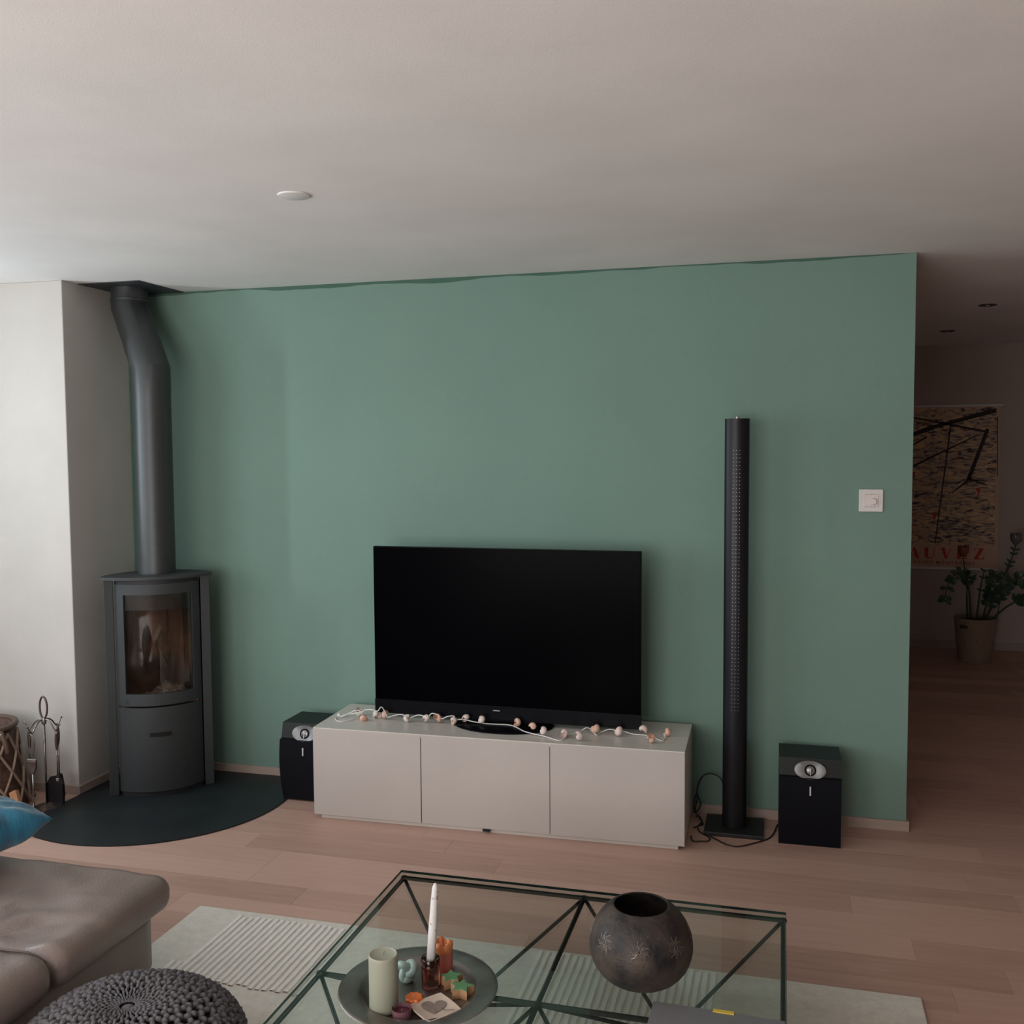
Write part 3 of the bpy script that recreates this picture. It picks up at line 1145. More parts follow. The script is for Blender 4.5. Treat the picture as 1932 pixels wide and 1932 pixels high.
bm = lathe([(0, 0.0), (0.112, 0.0), (0.118, 0.01), (0.135, 0.15), (0.150, 0.33), (0.152, 0.345), (0.142, 0.345),
            (0.140, 0.31), (0.0, 0.31)], 40)
auto_smooth(obj('basket_pot', bm, weave_mat('woven_basket', (0.27, 0.18, 0.13), (0.42, 0.30, 0.22)), pl), 50)
obj('basket_handle', B(-0.125, -0.068, -0.128, -0.108, 0.275, 0.298, bev=0.004), BLACK, pl)
obj('soil', lathe([(0, 0.318), (0.139, 0.318), (0.139, 0.312)], 24), mat('soil', (0.03, 0.02, 0.015), 1.0), pl)
LEAF = mat('dark_leaf', (0.035, 0.075, 0.038), 0.35, spec=0.5, col2=(0.02, 0.05, 0.028))
STEM = mat('dark_stem', (0.03, 0.05, 0.025), 0.6)


def leaf_geo(bm, base, d, nrm, L, W):
    d = d.normalized()
    s = d.cross(nrm).normalized()
    n2 = s.cross(d).normalized()
    prof = [(0, 0.05), (0.25, 0.75), (0.5, 1.0), (0.78, 0.7), (1.0, 0.0)]
    mid, lft, rgt = [], [], []
    for u, wd in prof:
        c = base + d * L * u + n2 * (0.06 * L * sin(pi * u))
        mid.append(bm.verts.new(c))
        lft.append(bm.verts.new(c + s * W * wd + n2 * W * 0.25 * wd))
        rgt.append(bm.verts.new(c - s * W * wd + n2 * W * 0.25 * wd))
    for i in range(4):
        bm.faces.new((mid[i], mid[i + 1], lft[i + 1], lft[i]))
        bm.faces.new((mid[i], rgt[i], rgt[i + 1], mid[i + 1]))


def zz_stem(pts, nleaf, L, W, start=0.35, seed=0):
    r = random.Random(seed)
    path = smooth_path(pts, 6)
    nP = len(path)
    bm = tube(path, [0.008 - 0.005 * i / nP for i in range(nP)], 6)
    st = obj('stem', bm, STEM, pl, True)
    for k in range(nleaf):
        u = start + (1 - start) * k / max(1, nleaf - 1)
        i = min(int(u * (nP - 1)), nP - 2)
        p = path[i]
        d = (path[i + 1] - path[i]).normalized()
        side = d.cross(Vector((0, 1, 0.2))).normalized()
        for s in (-1, 1):
            g = bmesh.new()
            dd = d * 0.55 + side * s * 0.9 + Vector((0, r.uniform(-0.5, 0.3), r.uniform(-0.1, 0.2)))
            leaf_geo(g, Vector((0, 0, 0)), dd, Vector((0, -1, 0.4)), L * r.uniform(0.8, 1.1), W)
            o = obj('leaf', g, LEAF, st, True)
            o.location = p
    return st


Z0 = 0.31
# arching stem to the left, upright centre stems, arching to the right
zz_stem([(-0.03, 0, Z0), (-0.05, -0.02, 0.55), (-0.10, -0.04, 0.70), (-0.19, -0.05, 0.64), (-0.235, -0.05, 0.46)], 9, 0.062,
        0.020, 0.42, 1)
zz_stem([(-0.05, 0.02, Z0), (-0.06, 0.02, 0.50), (-0.055, 0.02, 0.66)], 3, 0.075, 0.020, 0.75, 2)
zz_stem([(0.05, 0.0, Z0), (0.09, -0.02, 0.52), (0.13, -0.03, 0.70)], 8, 0.070, 0.022, 0.35, 3)
zz_stem([(0.07, 0.03, Z0), (0.16, 0.0, 0.50), (0.27, -0.03, 0.66), (0.37, -0.05, 0.62)], 9, 0.075, 0.022, 0.35, 4)
zz_stem([(0.09, -0.03, Z0), (0.22, -0.06, 0.45), (0.34, -0.10, 0.50), (0.44, -0.12, 0.30)], 9, 0.075, 0.022, 0.45, 5)
zz_stem([(0.08, 0.05, Z0), (0.18, 0.05, 0.60), (0.26, 0.06, 0.80), (0.30, 0.05, 0.97)], 8, 0.045, 0.009, 0.4, 6)
zz_stem([(0.01, 0.0, Z0), (0.03, 0.0, 0.55), (0.06, 0.0, 0.72)], 3, 0.045, 0.008, 0.5, 7)
zz_stem([(0.06, -0.05, Z0), (0.12, -0.06, 0.5), (0.20, -0.08, 0.60)], 8, 0.07, 0.022, 0.4, 8)


def tulip_mesh(m):
    me = bpy.data.meshes.new('flower_head')
    bm = lathe([(0.0, 0.0), (0.018, 0.004), (0.037, 0.035), (0.042, 0.065), (0.040, 0.088), (0.036, 0.088), (0.032, 0.04),
                (0.0, 0.015)], 20)
    for v in bm.verts:
        a = math.atan2(v.co.y, v.co.x)
        if v.co.z > 0.06:
            v.co.z += 0.006 * cos(6 * a)
    bm.to_mesh(me)
    bm.free()
    for p in me.polygons:
        p.use_smooth = True
    me.materials.append(m)
    return me


for (x, yy, z, m, lab) in ((-0.098, -0.02, 0.815, mat('tulip_red', (0.22, 0.07, 0.045), 0.25), 'red glass stake'),
                           (0.275, 0.0, 0.915, mat('tulip_grey', (0.16, 0.14, 0.15), 0.2), 'grey glass stake')):
    t = thing('glass_flower_stake', 'dark %s flower on a thin stem stuck in the basket plant' % lab.split()[0], 'ornament',
              (4.773 + x * 0.55, 3.80 + yy, 0.31))
    ex = x * 0.45
    obj('stake', tube(smooth_path([(0, 0, 0), (ex * 0.3, 0, 0.25), (ex, 0, z - 0.31)], 5), 0.004, 6), STEM, t, True)
    o = bpy.data.objects.new('flower_head', tulip_mesh(m))
    link(o, t)
    o.location = (ex, 0, z - 0.312)

# ================================================================== RUG
RX0, RX1, RY0, RY1 = 1.262, 3.742, -4.35, -1.418
rug = thing('area_rug', 'cream wool rug with ribbed relief patches under the glass table', 'rug', (RX0, RY1, 0))
obj('pile', B(0, RX1 - RX0, RY0 - RY1, 0, 0.0002, 0.010, bev=0.004), RUGM, rug)
ribs = bmesh.new()


def rib_patch(x0, x1, y0, y1, sp=0.0235):
    x = x0
    r = random.Random(int(x0 * 100))
    while x < x1:
        a = y0 + r.uniform(-0.008, 0.008)
        b = y1 + r.uniform(-0.008, 0.008)
        hw = 0.0092
        N = max(2, int((b - a) / 0.05))
        sec = [(-hw, 0.008), (-hw * 0.7, 0.0150), (hw * 0.7, 0.0150), (hw, 0.008)]
        prev = None
        for i in range(N + 1):
            yy = a + (b - a) * i / N
            j = r.uniform(-0.0016, 0.0016)
            ring = [ribs.verts.new((x + j + sx - RX0, yy - RY1, sz)) for sx, sz in sec]
            if prev:
                for k in range(3):
                    ribs.faces.new((prev[k], prev[k + 1], ring[k + 1], ring[k]))
            prev = ring
        x += sp


rib_patch(1.455, 1.925, -1.885, -1.462)
rib_patch(1.408, 1.45, -1.885, -1.79)
rib_patch(2.56, 3.14, -1.90, -1.44)
rib_patch(2.62, 3.10, -2.35, -1.90)
rib_patch(1.55, 1.75, -3.6, -2.6)
rib_patch(3.24, 3.33, -2.08, -1.95, 0.03)
rib_patch(2.10, 2.50, -3.3, -2.75)
o = obj('ribbed_relief', ribs, RIBM, rug)
o['kind'] = 'stuff'

# ================================================================== GLASS TABLE
TH = 0.25
tab = thing('glass_coffee_table', 'square glass coffee table on black rod pyramid frame on the rug', 'table', (2.72, -2.14, 0.0))
fx0, fx1, fy0, fy1 = 2.104 - 2.72, 3.334 - 2.72, -2.775 + 2.14, -1.510 + 2.14
gx0, gx1, gy0, gy1 = 2.084 - 2.72, 3.343 - 2.72, -2.80 + 2.14, -1.484 + 2.14
GLT = thin_glass('table_glass', (0.945, 0.978, 0.965), 0.16)
GLE = mat('glass_edge', (0.045, 0.10, 0.085), 0.2, spec=0.6)
bm = bmesh.new()
for z in (TH + 0.0005, TH + 0.0085):
    vs = [bm.verts.new(p) for p in ((gx0, gy0, z), (gx1, gy0, z), (gx1, gy1, z), (gx0, gy1, z))]
    bm.faces.new(vs)
gtop = obj('glass_top', bm, GLT, tab)
bm = bmesh.new()
e = 0.0012
box(bm, gx0, gx1, gy1 - e, gy1, TH + 0.0005, TH + 0.0085)
box(bm, gx0, gx1, gy0, gy0 + e, TH + 0.0005, TH + 0.0085)
box(bm, gx0, gx0 + e, gy0, gy1, TH + 0.0005, TH + 0.0085)
box(bm, gx1 - e, gx1, gy0, gy1, TH + 0.0005, TH + 0.0085)
obj('polished_edge', bm, GLE, gtop)
zr = TH - 0.006
mx, my = (fx0 + fx1) / 2, (fy0 + fy1) / 2


def rod(name, a, b, r=0.0058):
    obj(name, tube([a, b], r, 10), IRON, tab, True)


for a, b in (((fx0, fy0), (fx1, fy0)), ((fx1, fy0), (fx1, fy1)), ((fx1, fy1), (fx0, fy1)), ((fx0, fy1), (fx0, fy0)),
             ((mx, fy0), (mx, fy1)), ((fx0, my), (fx1, my))):
    rod('top_rod', (a[0], a[1], zr), (b[0], b[1], zr), 0.0072)
for ix in (0, 1):
    for iy in (0, 1):
        xa, xb = (fx0, mx) if ix == 0 else (mx, fx1)
        ya, yb = (fy0, my) if iy == 0 else (my, fy1)
        ap = ((xa + xb) / 2, (ya + yb) / 2, 0.021)
        for c in ((xa, ya), (xb, ya), (xa, yb), (xb, yb)):
            rod('leg_rod', (c[0], c[1], zr), ap)
        bm = bmesh.new()
        bmesh.ops.create_icosphere(bm, subdivisions=2, radius=0.0105)
        obj('foot', bm, IRON, tab, True, loc=(ap[0], ap[1], 0.0205))
for x in (fx0, mx, fx1):
    for yy in (fy0, my, fy1):
        bm = lathe([(0, 0.0055), (0.010, 0.0055), (0.012, 0.0), (0.009, -0.006), (0, -0.008)], 14)
        obj('joint_node', bm, IRON, tab, True, loc=(x, yy, zr))
ZG = TH + 0.0085

# tray ------------------------------------------------------------------
TRC = (2.408, -2.187)
bm = lathe([(0, 0.001), (0.125, 0.001), (0.142, 0.004), (0.152, 0.013), (0.160, 0.0155), (0.200, 0.0175), (0.208, 0.0165),
            (0.2095, 0.0145), (0.206, 0.013), (0.160, 0.0125), (0.150, 0.006), (0.140, 0.0), (0, 0.0)], 72)
tag(auto_smooth(obj('round_tray', bm, mat('tray_pewter', (0.32, 0.31, 0.295), 0.32, metal=0.85, scale=7,
                                          col2=(0.19, 0.16, 0.14)), None, loc=(TRC[0], TRC[1], ZG + 0.0003)), 50),
    'round dark pewter tray on the glass table holding candles and trinkets', 'tray')
ZTY = ZG + 0.0018

# pillar candle
pc = thing('pillar_candle', 'tall thick sage green pillar candle on the left of the tray', 'candle', (2.352, -2.287, ZTY))
WAX = mat('sage_wax', (0.37, 0.38, 0.295), 0.45, spec=0.4, scale=6)
WAX.node_tree.nodes['Principled BSDF'].inputs['Subsurface Weight'].default_value = 0.15
auto_smooth(obj('wax_body', lathe([(0, 0), (0.034, 0), (0.037, 0.003), (0.037, 0.138), (0.036, 0.144), (0.0345, 0.145),
                                   (0.0325, 0.1435), (0.029, 0.1415), (0, 0.141)], 48), WAX, pc), 50)
obj('wick', tube([(0.0, 0, 0.141), (0.001, 0, 0.147), (0.004, 0, 0.152)], 0.0013, 6),
    mat('wick', (0.25, 0.24, 0.2), 0.8), pc)

# taper candle in amber glass
hc = thing('candle_holder', 'brown amber glass candle holder cup in middle of tray', 'candle holder', (2.431, -2.155, ZTY))
AMB = glass_mat('amber_glass', (0.24, 0.085, 0.06), 0.03)
bm = lathe([(0, 0), (0.022, 0), (0.0245, 0.003), (0.0255, 0.076), (0.0235, 0.079), (0.0165, 0.076), (0.0125, 0.055), (0, 0.05)], 36)
auto_smooth(obj('glass_cup', bm, AMB, hc), 50)
bm = lathe([(0, 0), (0.0122, 0.0), (0.0115, 0.10), (0.0095, 0.18), (0.0078, 0.215), (0.004, 0.226), (0, 0.228)], 24)
TAP = mat('taper_wax', (0.74, 0.72, 0.70), 0.5, scale=70, col2=(0.30, 0.22, 0.22), lo=0.30, hi=0.38)
o = tag(obj('taper_candle', bm, TAP, None, True, loc=(2.431, -2.155, ZTY + 0.052), rot=(radians(-2), radians(3.4), 0)),
        'thin tall white speckled taper candle leaning in the amber holder', 'candle')

# orange candle
oc = thing('orange_candle', 'short orange candle with melted top behind amber holder', 'candle', (2.436, -2.072, ZTY))
ORW = mat('orange_wax', (0.50, 0.15, 0.11), 0.4, scale=4, col2=(0.44, 0.13, 0.10))
ORT = mat('orange_wax_top', (0.62, 0.20, 0.07), 0.3)
auto_smooth(obj('wax_body', lathe([(0, 0), (0.027, 0), (0.0275, 0.01), (0.0275, 0.058), (0, 0.058)], 36), ORW, oc))
bm = bmesh.new()
lathe([(0.0272, 0.058), (0.028, 0.068), (0.0265, 0.079), (0.021, 0.082), (0.015, 0.072), (0.006, 0.066), (0, 0.066)], 36, bm)
for v in bm.verts:
    a = math.atan2(v.co.y, v.co.x)
    if v.co.z > 0.06:
        v.co.z += 0.004 * sin(3 * a + 1) + 0.002 * sin(7 * a)
        v.co.x *= 1 + 0.04 * sin(5 * a)
auto_smooth(obj('melted_rim', bm, ORT, oc), 60)

# knot ornament
kn = thing('knot_ornament', 'small pale teal knotted ceramic ornament between two candles', 'ornament', (2.362, -2.150, ZTY))
TEAL = mat('pale_teal_ceramic', (0.36, 0.50, 0.46), 0.25, spec=0.6)
pts = []
for i in range(80):
    t = 2 * pi * i / 80
    x = (sin(t) + 2 * sin(2 * t)) * 0.0075
    z = (cos(t) - 2 * cos(2 * t)) * 0.0085
    yy = -sin(3 * t) * 0.0085
    pts.append((x, yy, z + 0.032))
obj('knot', tube(pts, 0.0098, 12, closed=True), TEAL, kn, True)
bm = bmesh.new()
bmesh.ops.create_uvsphere(bm, u_segments=20, v_segments=12, radius=0.017)
for v in bm.verts:
    v.co.z = max(v.co.z * 0.8, -0.010)
obj('body', bm, TEAL, kn, True, loc=(0, 0, 0.0105))

# flower tealight
fl = thing('flower_tealight', 'small orange flower shaped candle in front of amber holder', 'candle', (2.418, -2.246, ZTY))
bm = bmesh.new()
lathe([(0, 0), (0.020, 0), (0.0225, 0.006), (0.0225, 0.016), (0.020, 0.020), (0.012, 0.0185), (0, 0.018)], 48, bm)
for v in bm.verts:
    a = math.atan2(v.co.y, v.co.x)
    k = 1 + 0.08 * cos(8 * a)
    v.co.x *= k
    v.co.y *= k
auto_smooth(obj('wax_body', bm, mat('orange_flower_wax', (0.72, 0.17, 0.035), 0.35), fl), 50)
obj('wick', tube([(0, 0, 0.018), (0.001, 0, 0.024)], 0.001, 5), mat('wick', (0.25, 0.24, 0.2)), fl)
# purple tealight
pt = thing('red_tealight', 'small dark red candle with translucent rim beside green pillar candle', 'candle', (2.408, -2.306, ZTY))
auto_smooth(obj('wax_body', lathe([(0, 0), (0.021, 0), (0.022, 0.003), (0.022, 0.012), (0, 0.012)], 32),
                mat('dark_red_wax', (0.12, 0.02, 0.035), 0.35), pt))
auto_smooth(obj('clear_cup', lathe([(0.0222, 0.001), (0.0240, 0.002), (0.0250, 0.022), (0.0240, 0.022), (0.0228, 0.012)], 32),
                mat('cup_mauve', (0.17, 0.08, 0.095), 0.2), pt))
obj('wick', tube([(0, 0, 0.012), (0.001, 0, 0.019)], 0.001, 5), mat('wick', (0.25, 0.24, 0.2)), pt)

# square ceramic dish
ci = Vector((2.4835, -2.270))
dish = thing('square_dish', 'square cream dish with grey heart shape at tray front', 'dish', (ci.x, ci.y, ZTY + 0.009), radians(-38))
DSH = mat('cream_ceramic', (0.62, 0.50, 0.41), 0.6, scale=30)
bm = bmesh.new()
n = 12
hs = 0.050
g = [[None] * (n + 1) for _ in range(n + 1)]
for i in range(n + 1):
    for j in range(n + 1):
        u, v_ = -1 + 2 * i / n, -1 + 2 * j / n
        g[i][j] = bm.verts.new((u * hs * (1 - 0.05 * v_ * v_), v_ * hs * (1 - 0.05 * u * u), 0.006 * max(abs(u), abs(v_)) ** 2))
for i in range(n):
    for j in range(n):
        bm.faces.new((g[i][j], g[i + 1][j], g[i + 1][j + 1], g[i][j + 1]))
ret = bmesh.ops.extrude_face_region(bm, geom=bm.faces[:])
for v in [x for x in ret['geom'] if isinstance(x, bmesh.types.BMVert)]:
    v.co.z -= 0.004
auto_smooth(obj('plate', bm, DSH, dish), 40)
bm = bmesh.new()
pts = []
for i in range(36):
    t = 2 * pi * i / 36
    pts.append((0.0024 * 16 * sin(t) ** 3 * 0.85, 0.0024 * (13 * cos(t) - 5 * cos(2 * t) - 2 * cos(3 * t) - cos(4 * t)) * 0.9))
c = bm.verts.new((0, 0.0, 0.0018))
vs = [bm.verts.new((x, y_ + 0.003, 0.0012 + 0.006 * (max(abs(x), abs(y_ + 0.003)) / hs) ** 2 + 0.0006)) for x, y_ in pts]
for i in range(36):
    bm.faces.new((c, vs[i], vs[(i + 1) % 36]))
obj('heart_inlay', bm, mat('grey_glaze', (0.26, 0.20, 0.17), 0.6), dish, loc=(-0.004, 0, 0), rot=(0, 0, radians(60)))
obj('thread', tube([(0.015, 0.012, 0.005), (0.028, 0.012, 0.006), (0.042, 0.030, 0.007)], 0.0007, 5), IRON, dish)


# star blocks
def star_block(x, yy, rz, lab):
    t = thing('star_block', lab, 'ornament', (x, yy, ZTY), rz, 'green topped star blocks on the tray')
    poly = []
    for i in range(10):
        a = pi / 2 + i * pi / 5
        r_ = 0.033 if i % 2 == 0 else 0.0165
        poly.append((r_ * cos(a), r_ * sin(a)))
    obj('wooden_block', prism(bmesh.new(), poly, 0, 0.024), mat('tan_wood', (0.40, 0.23, 0.12), 0.7, scale=20), t)
    poly2 = [(a * 0.97, b * 0.97) for a, b in poly]
    obj('green_top', prism(bmesh.new(), poly2, 0.024, 0.0262), mat('leaf_green_paint', (0.12, 0.30, 0.14), 0.6), t)
    return t


star_block(2.482, -2.137, 0.35, 'green topped wooden star block next to the orange candle')
star_block(2.524, -2.176, 0.1, 'green topped wooden star block nearer the tray edge')

# lantern bowl -----------------------------------------------------------
vz = thing('globe_lantern', 'round dark patinated metal lantern bowl on the glass table', 'lantern', (2.966, -1.985, ZG + 0.0005))
prof = [(0, 0), (0.052, 0.0), (0.072, 0.006), (0.100, 0.022), (0.124, 0.050), (0.1355, 0.082), (0.1375, 0.105), (0.134, 0.132),
        (0.123, 0.160), (0.104, 0.187), (0.086, 0.203), (0.076, 0.209), (0.0725, 0.2095), (0.0715, 0.207), (0.084, 0.198),
        (0.100, 0.183), (0.118, 0.158), (0.130, 0.131), (0.1335, 0.105), (0.131, 0.082), (0.119, 0.053), (0.096, 0.028),
        (0.070, 0.012), (0, 0.009)]
bm = bmesh.new()


def resample(pr, k=3):
    P3 = [Vector((a, 0, b)) for a, b in pr]
    return [(max(p.x, 0), p.z) for p in smooth_path(P3, k)]


lathe(resample(prof, 2), 64, bm)
VM = mat('patina_metal', (0.075, 0.054, 0.043), 0.55, metal=0.15, spec=0.45, col2=(0.014, 0.0135, 0.016), scale=14, detail=7,
         bump=0.6, bscale=90)
auto_smooth(obj('bowl', bm, VM, vz), 60)
# engraved flower rosettes, in relief
RMT = mat('worn_engraving', (0.24, 0.20, 0.17), 0.4, metal=0.5)


def surf(th, z):
    """radius of the bowl outside at height z"""
    pr_ = prof[:13]
    for (r0, z0_), (r1, z1_) in zip(pr_[1:-1], pr_[2:]):
        if z0_ <= z <= z1_:
            t = (z - z0_) / (z1_ - z0_ + 1e-9)
            r_ = r0 + (r1 - r0) * t
            return Vector((r_ * cos(th), r_ * sin(th), z))
    return Vector((0.07 * cos(th), 0.07 * sin(th), z))


for th0 in [radians(-84 + 45 * q) for q in range(8)]:
    bm = bmesh.new()
    zc = 0.143
    for k in range(18):
        a = 2 * pi * k / 18
        for (ra, rb, cv) in ((0.008, 0.027 if k % 2 else 0.019, 0.16),):
            pts = []
            for i in range(5):
                rad = ra + (rb - ra) * i / 4
                aa = a + cv * sin(pi * i / 4)
                p = surf(th0 + rad * cos(aa) / 0.135, zc + rad * sin(aa) * 0.93)
                pts.append(p * 1.0)
            tube(pts, 0.0009, 4, bm)
    ring = [surf(th0 + 0.005 * cos(2 * pi * i / 14) / 0.135, zc + 0.005 * sin(2 * pi * i / 14)) for i in range(14)]
    tube(ring, 0.0012, 5, bm, closed=True)
    obj('engraved_flower', bm, RMT, vz)
# rim engraving inside
bm = bmesh.new()
for k in range(26):
    a = 2 * pi * k / 26
    p0 = Vector((0.088 * cos(a), 0.088 * sin(a), 0.1955))
    p1 = Vector((0.102 * cos(a + 0.06), 0.102 * sin(a + 0.06), 0.183))
    tube([p0, (p0 + p1) / 2 + Vector((0, 0, 0.0005)), p1], 0.0009, 4, bm)
obj('rim_engraving', bm, RMT, vz)

# grey folder -------------------------------------------------------------
fo = thing('grey_folder', 'flat grey folder at the right front of the glass table', 'folder', (3.014, -2.094, ZG + 0.0004), -0.03)
FM = mat('folder_grey', (0.18, 0.182, 0.185), 0.5, scale=30)
obj('lower_cover', B(0, 0.325, -0.235, 0, 0, 0.002, bev=0.0006), FM, fo)
obj('pages', B(0.004, 0.321, -0.231, -0.004, 0.002, 0.008), mat('paper', (0.45, 0.44, 0.42), 0.8), fo)
obj('upper_cover', B(0, 0.325, -0.235, 0, 0.008, 0.010, bev=0.0006), FM, fo)
obj('yellow_tab', B(0.150, 0.202, -0.010, 0.004, 0.0102, 0.0122, bev=0.0006), mat('yellow_tab', (0.72, 0.52, 0.07), 0.5), fo)

# ================================================================== SOFA
sofa = thing('leather_sofa', 'taupe leather sofa seat with overhanging cushions at lower left', 'sofa', (1.43, -1.88, 0.0))


def soft_box(x0, x1, y0, y1, z0, z1, r, n=(40, 16, 8), wr=0.004, seed=0.0, crown=0.012, pinch=None):
    """rounded cushion on a grid, slightly crowned and wrinkled"""
    bm = bmesh.new()
    cx_, cy_, cz_ = (x0 + x1) / 2, (y0 + y1) / 2, (z0 + z1) / 2
    hx, hy, hz = (x1 - x0) / 2, (y1 - y0) / 2, (z1 - z0) / 2
    bmesh.ops.create_cube(bm, size=2.0)
    bmesh.ops.subdivide_edges(bm, edges=bm.edges[:], cuts=n[0], use_grid_fill=True)
    for v in bm.verts:
        # map cube -> box with finer sampling near the edges
        def rem(t):
            return math.copysign(abs(t) ** 0.75, t)
        p = Vector((rem(v.co.x) * hx, rem(v.co.y) * hy, rem(v.co.z) * hz))
        q = Vector((max(-hx + r, min(hx - r, p.x)), max(-hy + r, min(hy - r, p.y)), max(-hz + r, min(hz - r, p.z))))
        d = p - q
        if d.length > 1e-7:
            p = q + d.normalized() * r
        u, w_ = p.x / hx, p.y / hy
        p.z += crown * (1 - u * u) * (1 - w_ * w_) * (1 if p.z > 0 else 0)
        g_ = Vector((p.x + cx_, p.y + cy_, p.z + cz_))
        if pinch:
            for (px_, py_, R0, amp) in pinch:
                dd = sqrt((g_.x - px_) ** 2 + (g_.y - py_) ** 2)
                if dd < R0:
                    a = math.atan2(g_.y - py_, g_.x - px_)
                    k = (1 - dd / R0)
                    g_.z += amp * sin(9 * a + 3 * noise.noise(g_ * 9)) * k * min(1, dd / (0.15 * R0)) * (1 if p.z > 0 else 0)
        nz = noise.noise(g_ * 5 + Vector((seed, 0, 0)))
        nz2 = noise.noise(Vector((g_.x * 14, g_.y * 7, g_.z * 14 + seed)))
        g_ += (d.normalized() if d.length > 1e-7 else Vector((0, 0, 0))) * (wr * (nz + 0.5 * nz2))
        v.co = g_
    return bm


LL = 2.05
obj('base', soft_box(-LL, -0.015, -1.95, -0.022, 0.030, 0.238, 0.035, (30,), 0.003, 3.1, 0.0), LEATHER, sofa, True)
obj('seat_cushion', soft_box(-LL, 0.044, -0.530, 0.012, 0.232, 0.350, 0.052, (60,), 0.006, 1.7, 0.012,
                             pinch=[(-0.30, -0.53, 0.45, 0.015), (-0.75, -0.53, 0.36, 0.012)]), LEATHER, sofa, True)
obj('seat_cushion', soft_box(-LL, 0.040, -1.96, -0.525, 0.232, 0.354, 0.055, (60,), 0.006, 9.7, 0.016,
                             pinch=[(-0.28, -0.54, 0.35, 0.009)]), LEATHER, sofa, True)
pts = []
for i in range(40):
    u = i / 39
    x = -LL + 0.05 + (LL - 0.10) * u
    pts.append((x, -0.527 + 0.006 * sin(7 * x), 0.345 + 0.004 * sin(5 * x)))
pts += [(-0.03, -0.528, 0.338), (0.0, -0.528, 0.325), (0.006, -0.528, 0.29), (0.004, -0.528, 0.25)]
obj('seam_piping', tube(pts, 0.0035, 6), mat('seam_leather', (0.11, 0.075, 0.06), 0.5), sofa, True)
# back rest, out of the frame on the left side
obj('backrest', soft_box(-LL - 0.25, -LL + 0.02, -1.95, 0.0, 0.03, 0.78, 0.07, (14,), 0.004, 5.0, 0.0), LEATHER, sofa, True)
for x in (-LL + 0.1, -0.12):
    for yy in (-1.85, -0.13):
        auto_smooth(obj('foot', lathe([(0, 0), (0.02, 0), (0.024, 0.032), (0, 0.032)], 16), BLACK, sofa,
                        loc=(x, yy, 0.0105 if x > -1 else 0.0)))

# cushion -----------------------------------------------------------------
bm = bmesh.new()
n = 56
S = 0.265
tops, bots = [], []
for side in (1, -1):
    G = []
    for i in range(n + 1):
        row_ = []
        for j in range(n + 1):
            u, v_ = -1 + 2 * i / n, -1 + 2 * j / n
            ex = 1 - 0.10 * (1 - u * u) * 0 - 0.08 * (1 - v_ * v_) * abs(u) ** 3
            ey = 1 - 0.08 * (1 - u * u) * abs(v_) ** 3
            h = 0.100 * ((1 - u * u) * (1 - v_ * v_)) ** 0.38
            a = math.atan2(v_, u)
            rad = sqrt(u * u + v_ * v_)
            h += 0.005 * sin(22 * a + 2 * noise.noise(Vector((u * 2, v_ * 2, 5)))) * min(1, rad) * (1 if h > 0.004 else 0)
            h += 0.006 * noise.noise(Vector((u * 5, v_ * 5, side * 3.0))) * (1 if h > 0.01 else 0)
            row_.append(Vector((u * S * ex, v_ * S * ey, side * h)))
        G.append(row_)
    V = [[bm.verts.new(p) for p in row_] for row_ in G]
    for i in range(n):
        for j in range(n):
            q = (V[i][j], V[i + 1][j], V[i + 1][j + 1], V[i][j + 1])
            bm.faces.new(q if side > 0 else q[::-1])
bmesh.ops.remove_doubles(bm, verts=bm.verts[:], dist=0.0005)
BLUE = mat('blue_satin', (0.012, 0.145, 0.235), 0.45, spec=0.45, col2=(0.006, 0.055, 0.115), scale=7, detail=5, bump=0.5,
           bscale=40, stretch=(1, 3, 1), sheen=0.3)
cu = obj('throw_cushion', bm, BLUE, None, True)
cu.rotation_euler = (radians(2), radians(-4), radians(-20))
cu.location = (0.70, -2.05, 0.462)
tag(cu, 'turquoise blue satin throw cushion lying on the sofa corner', 'cushion')

# ================================================================== POUF
PCX, PCY = 1.745, -2.490
pouf = thing('knitted_pouf', 'round dark grey chunky knitted pouf in front of the sofa', 'pouf', (PCX, PCY, 0.0105))
RP, HP = 0.285, 0.300


def pouf_surf(t, a):
    """t 0 top centre .. 1 bottom centre"""
    ph = pi * t
    x = sin(ph)
    r = RP * (abs(x) ** 0.90)
    z = HP / 2 + (HP / 2) * math.copysign(abs(cos(ph)) ** 0.95, cos(ph))
    if t < 0.16:
        z -= 0.020 * (1 - t / 0.16) ** 2
    return Vector((r * cos(a), r * sin(a), z))


bm = bmesh.new()
NT, NA = 28, 48
lathe([(pouf_surf(i / NT, 0).x * 0.955 if 0 < i < NT else 0, max(pouf_surf(i / NT, 0).z * 0.965 + 0.002, 0.0)) for i in range(NT + 1)],
      NA, bm)
obj('filling', bm, mat('pouf_core', (0.03, 0.028, 0.03), 1.0), pouf, True)


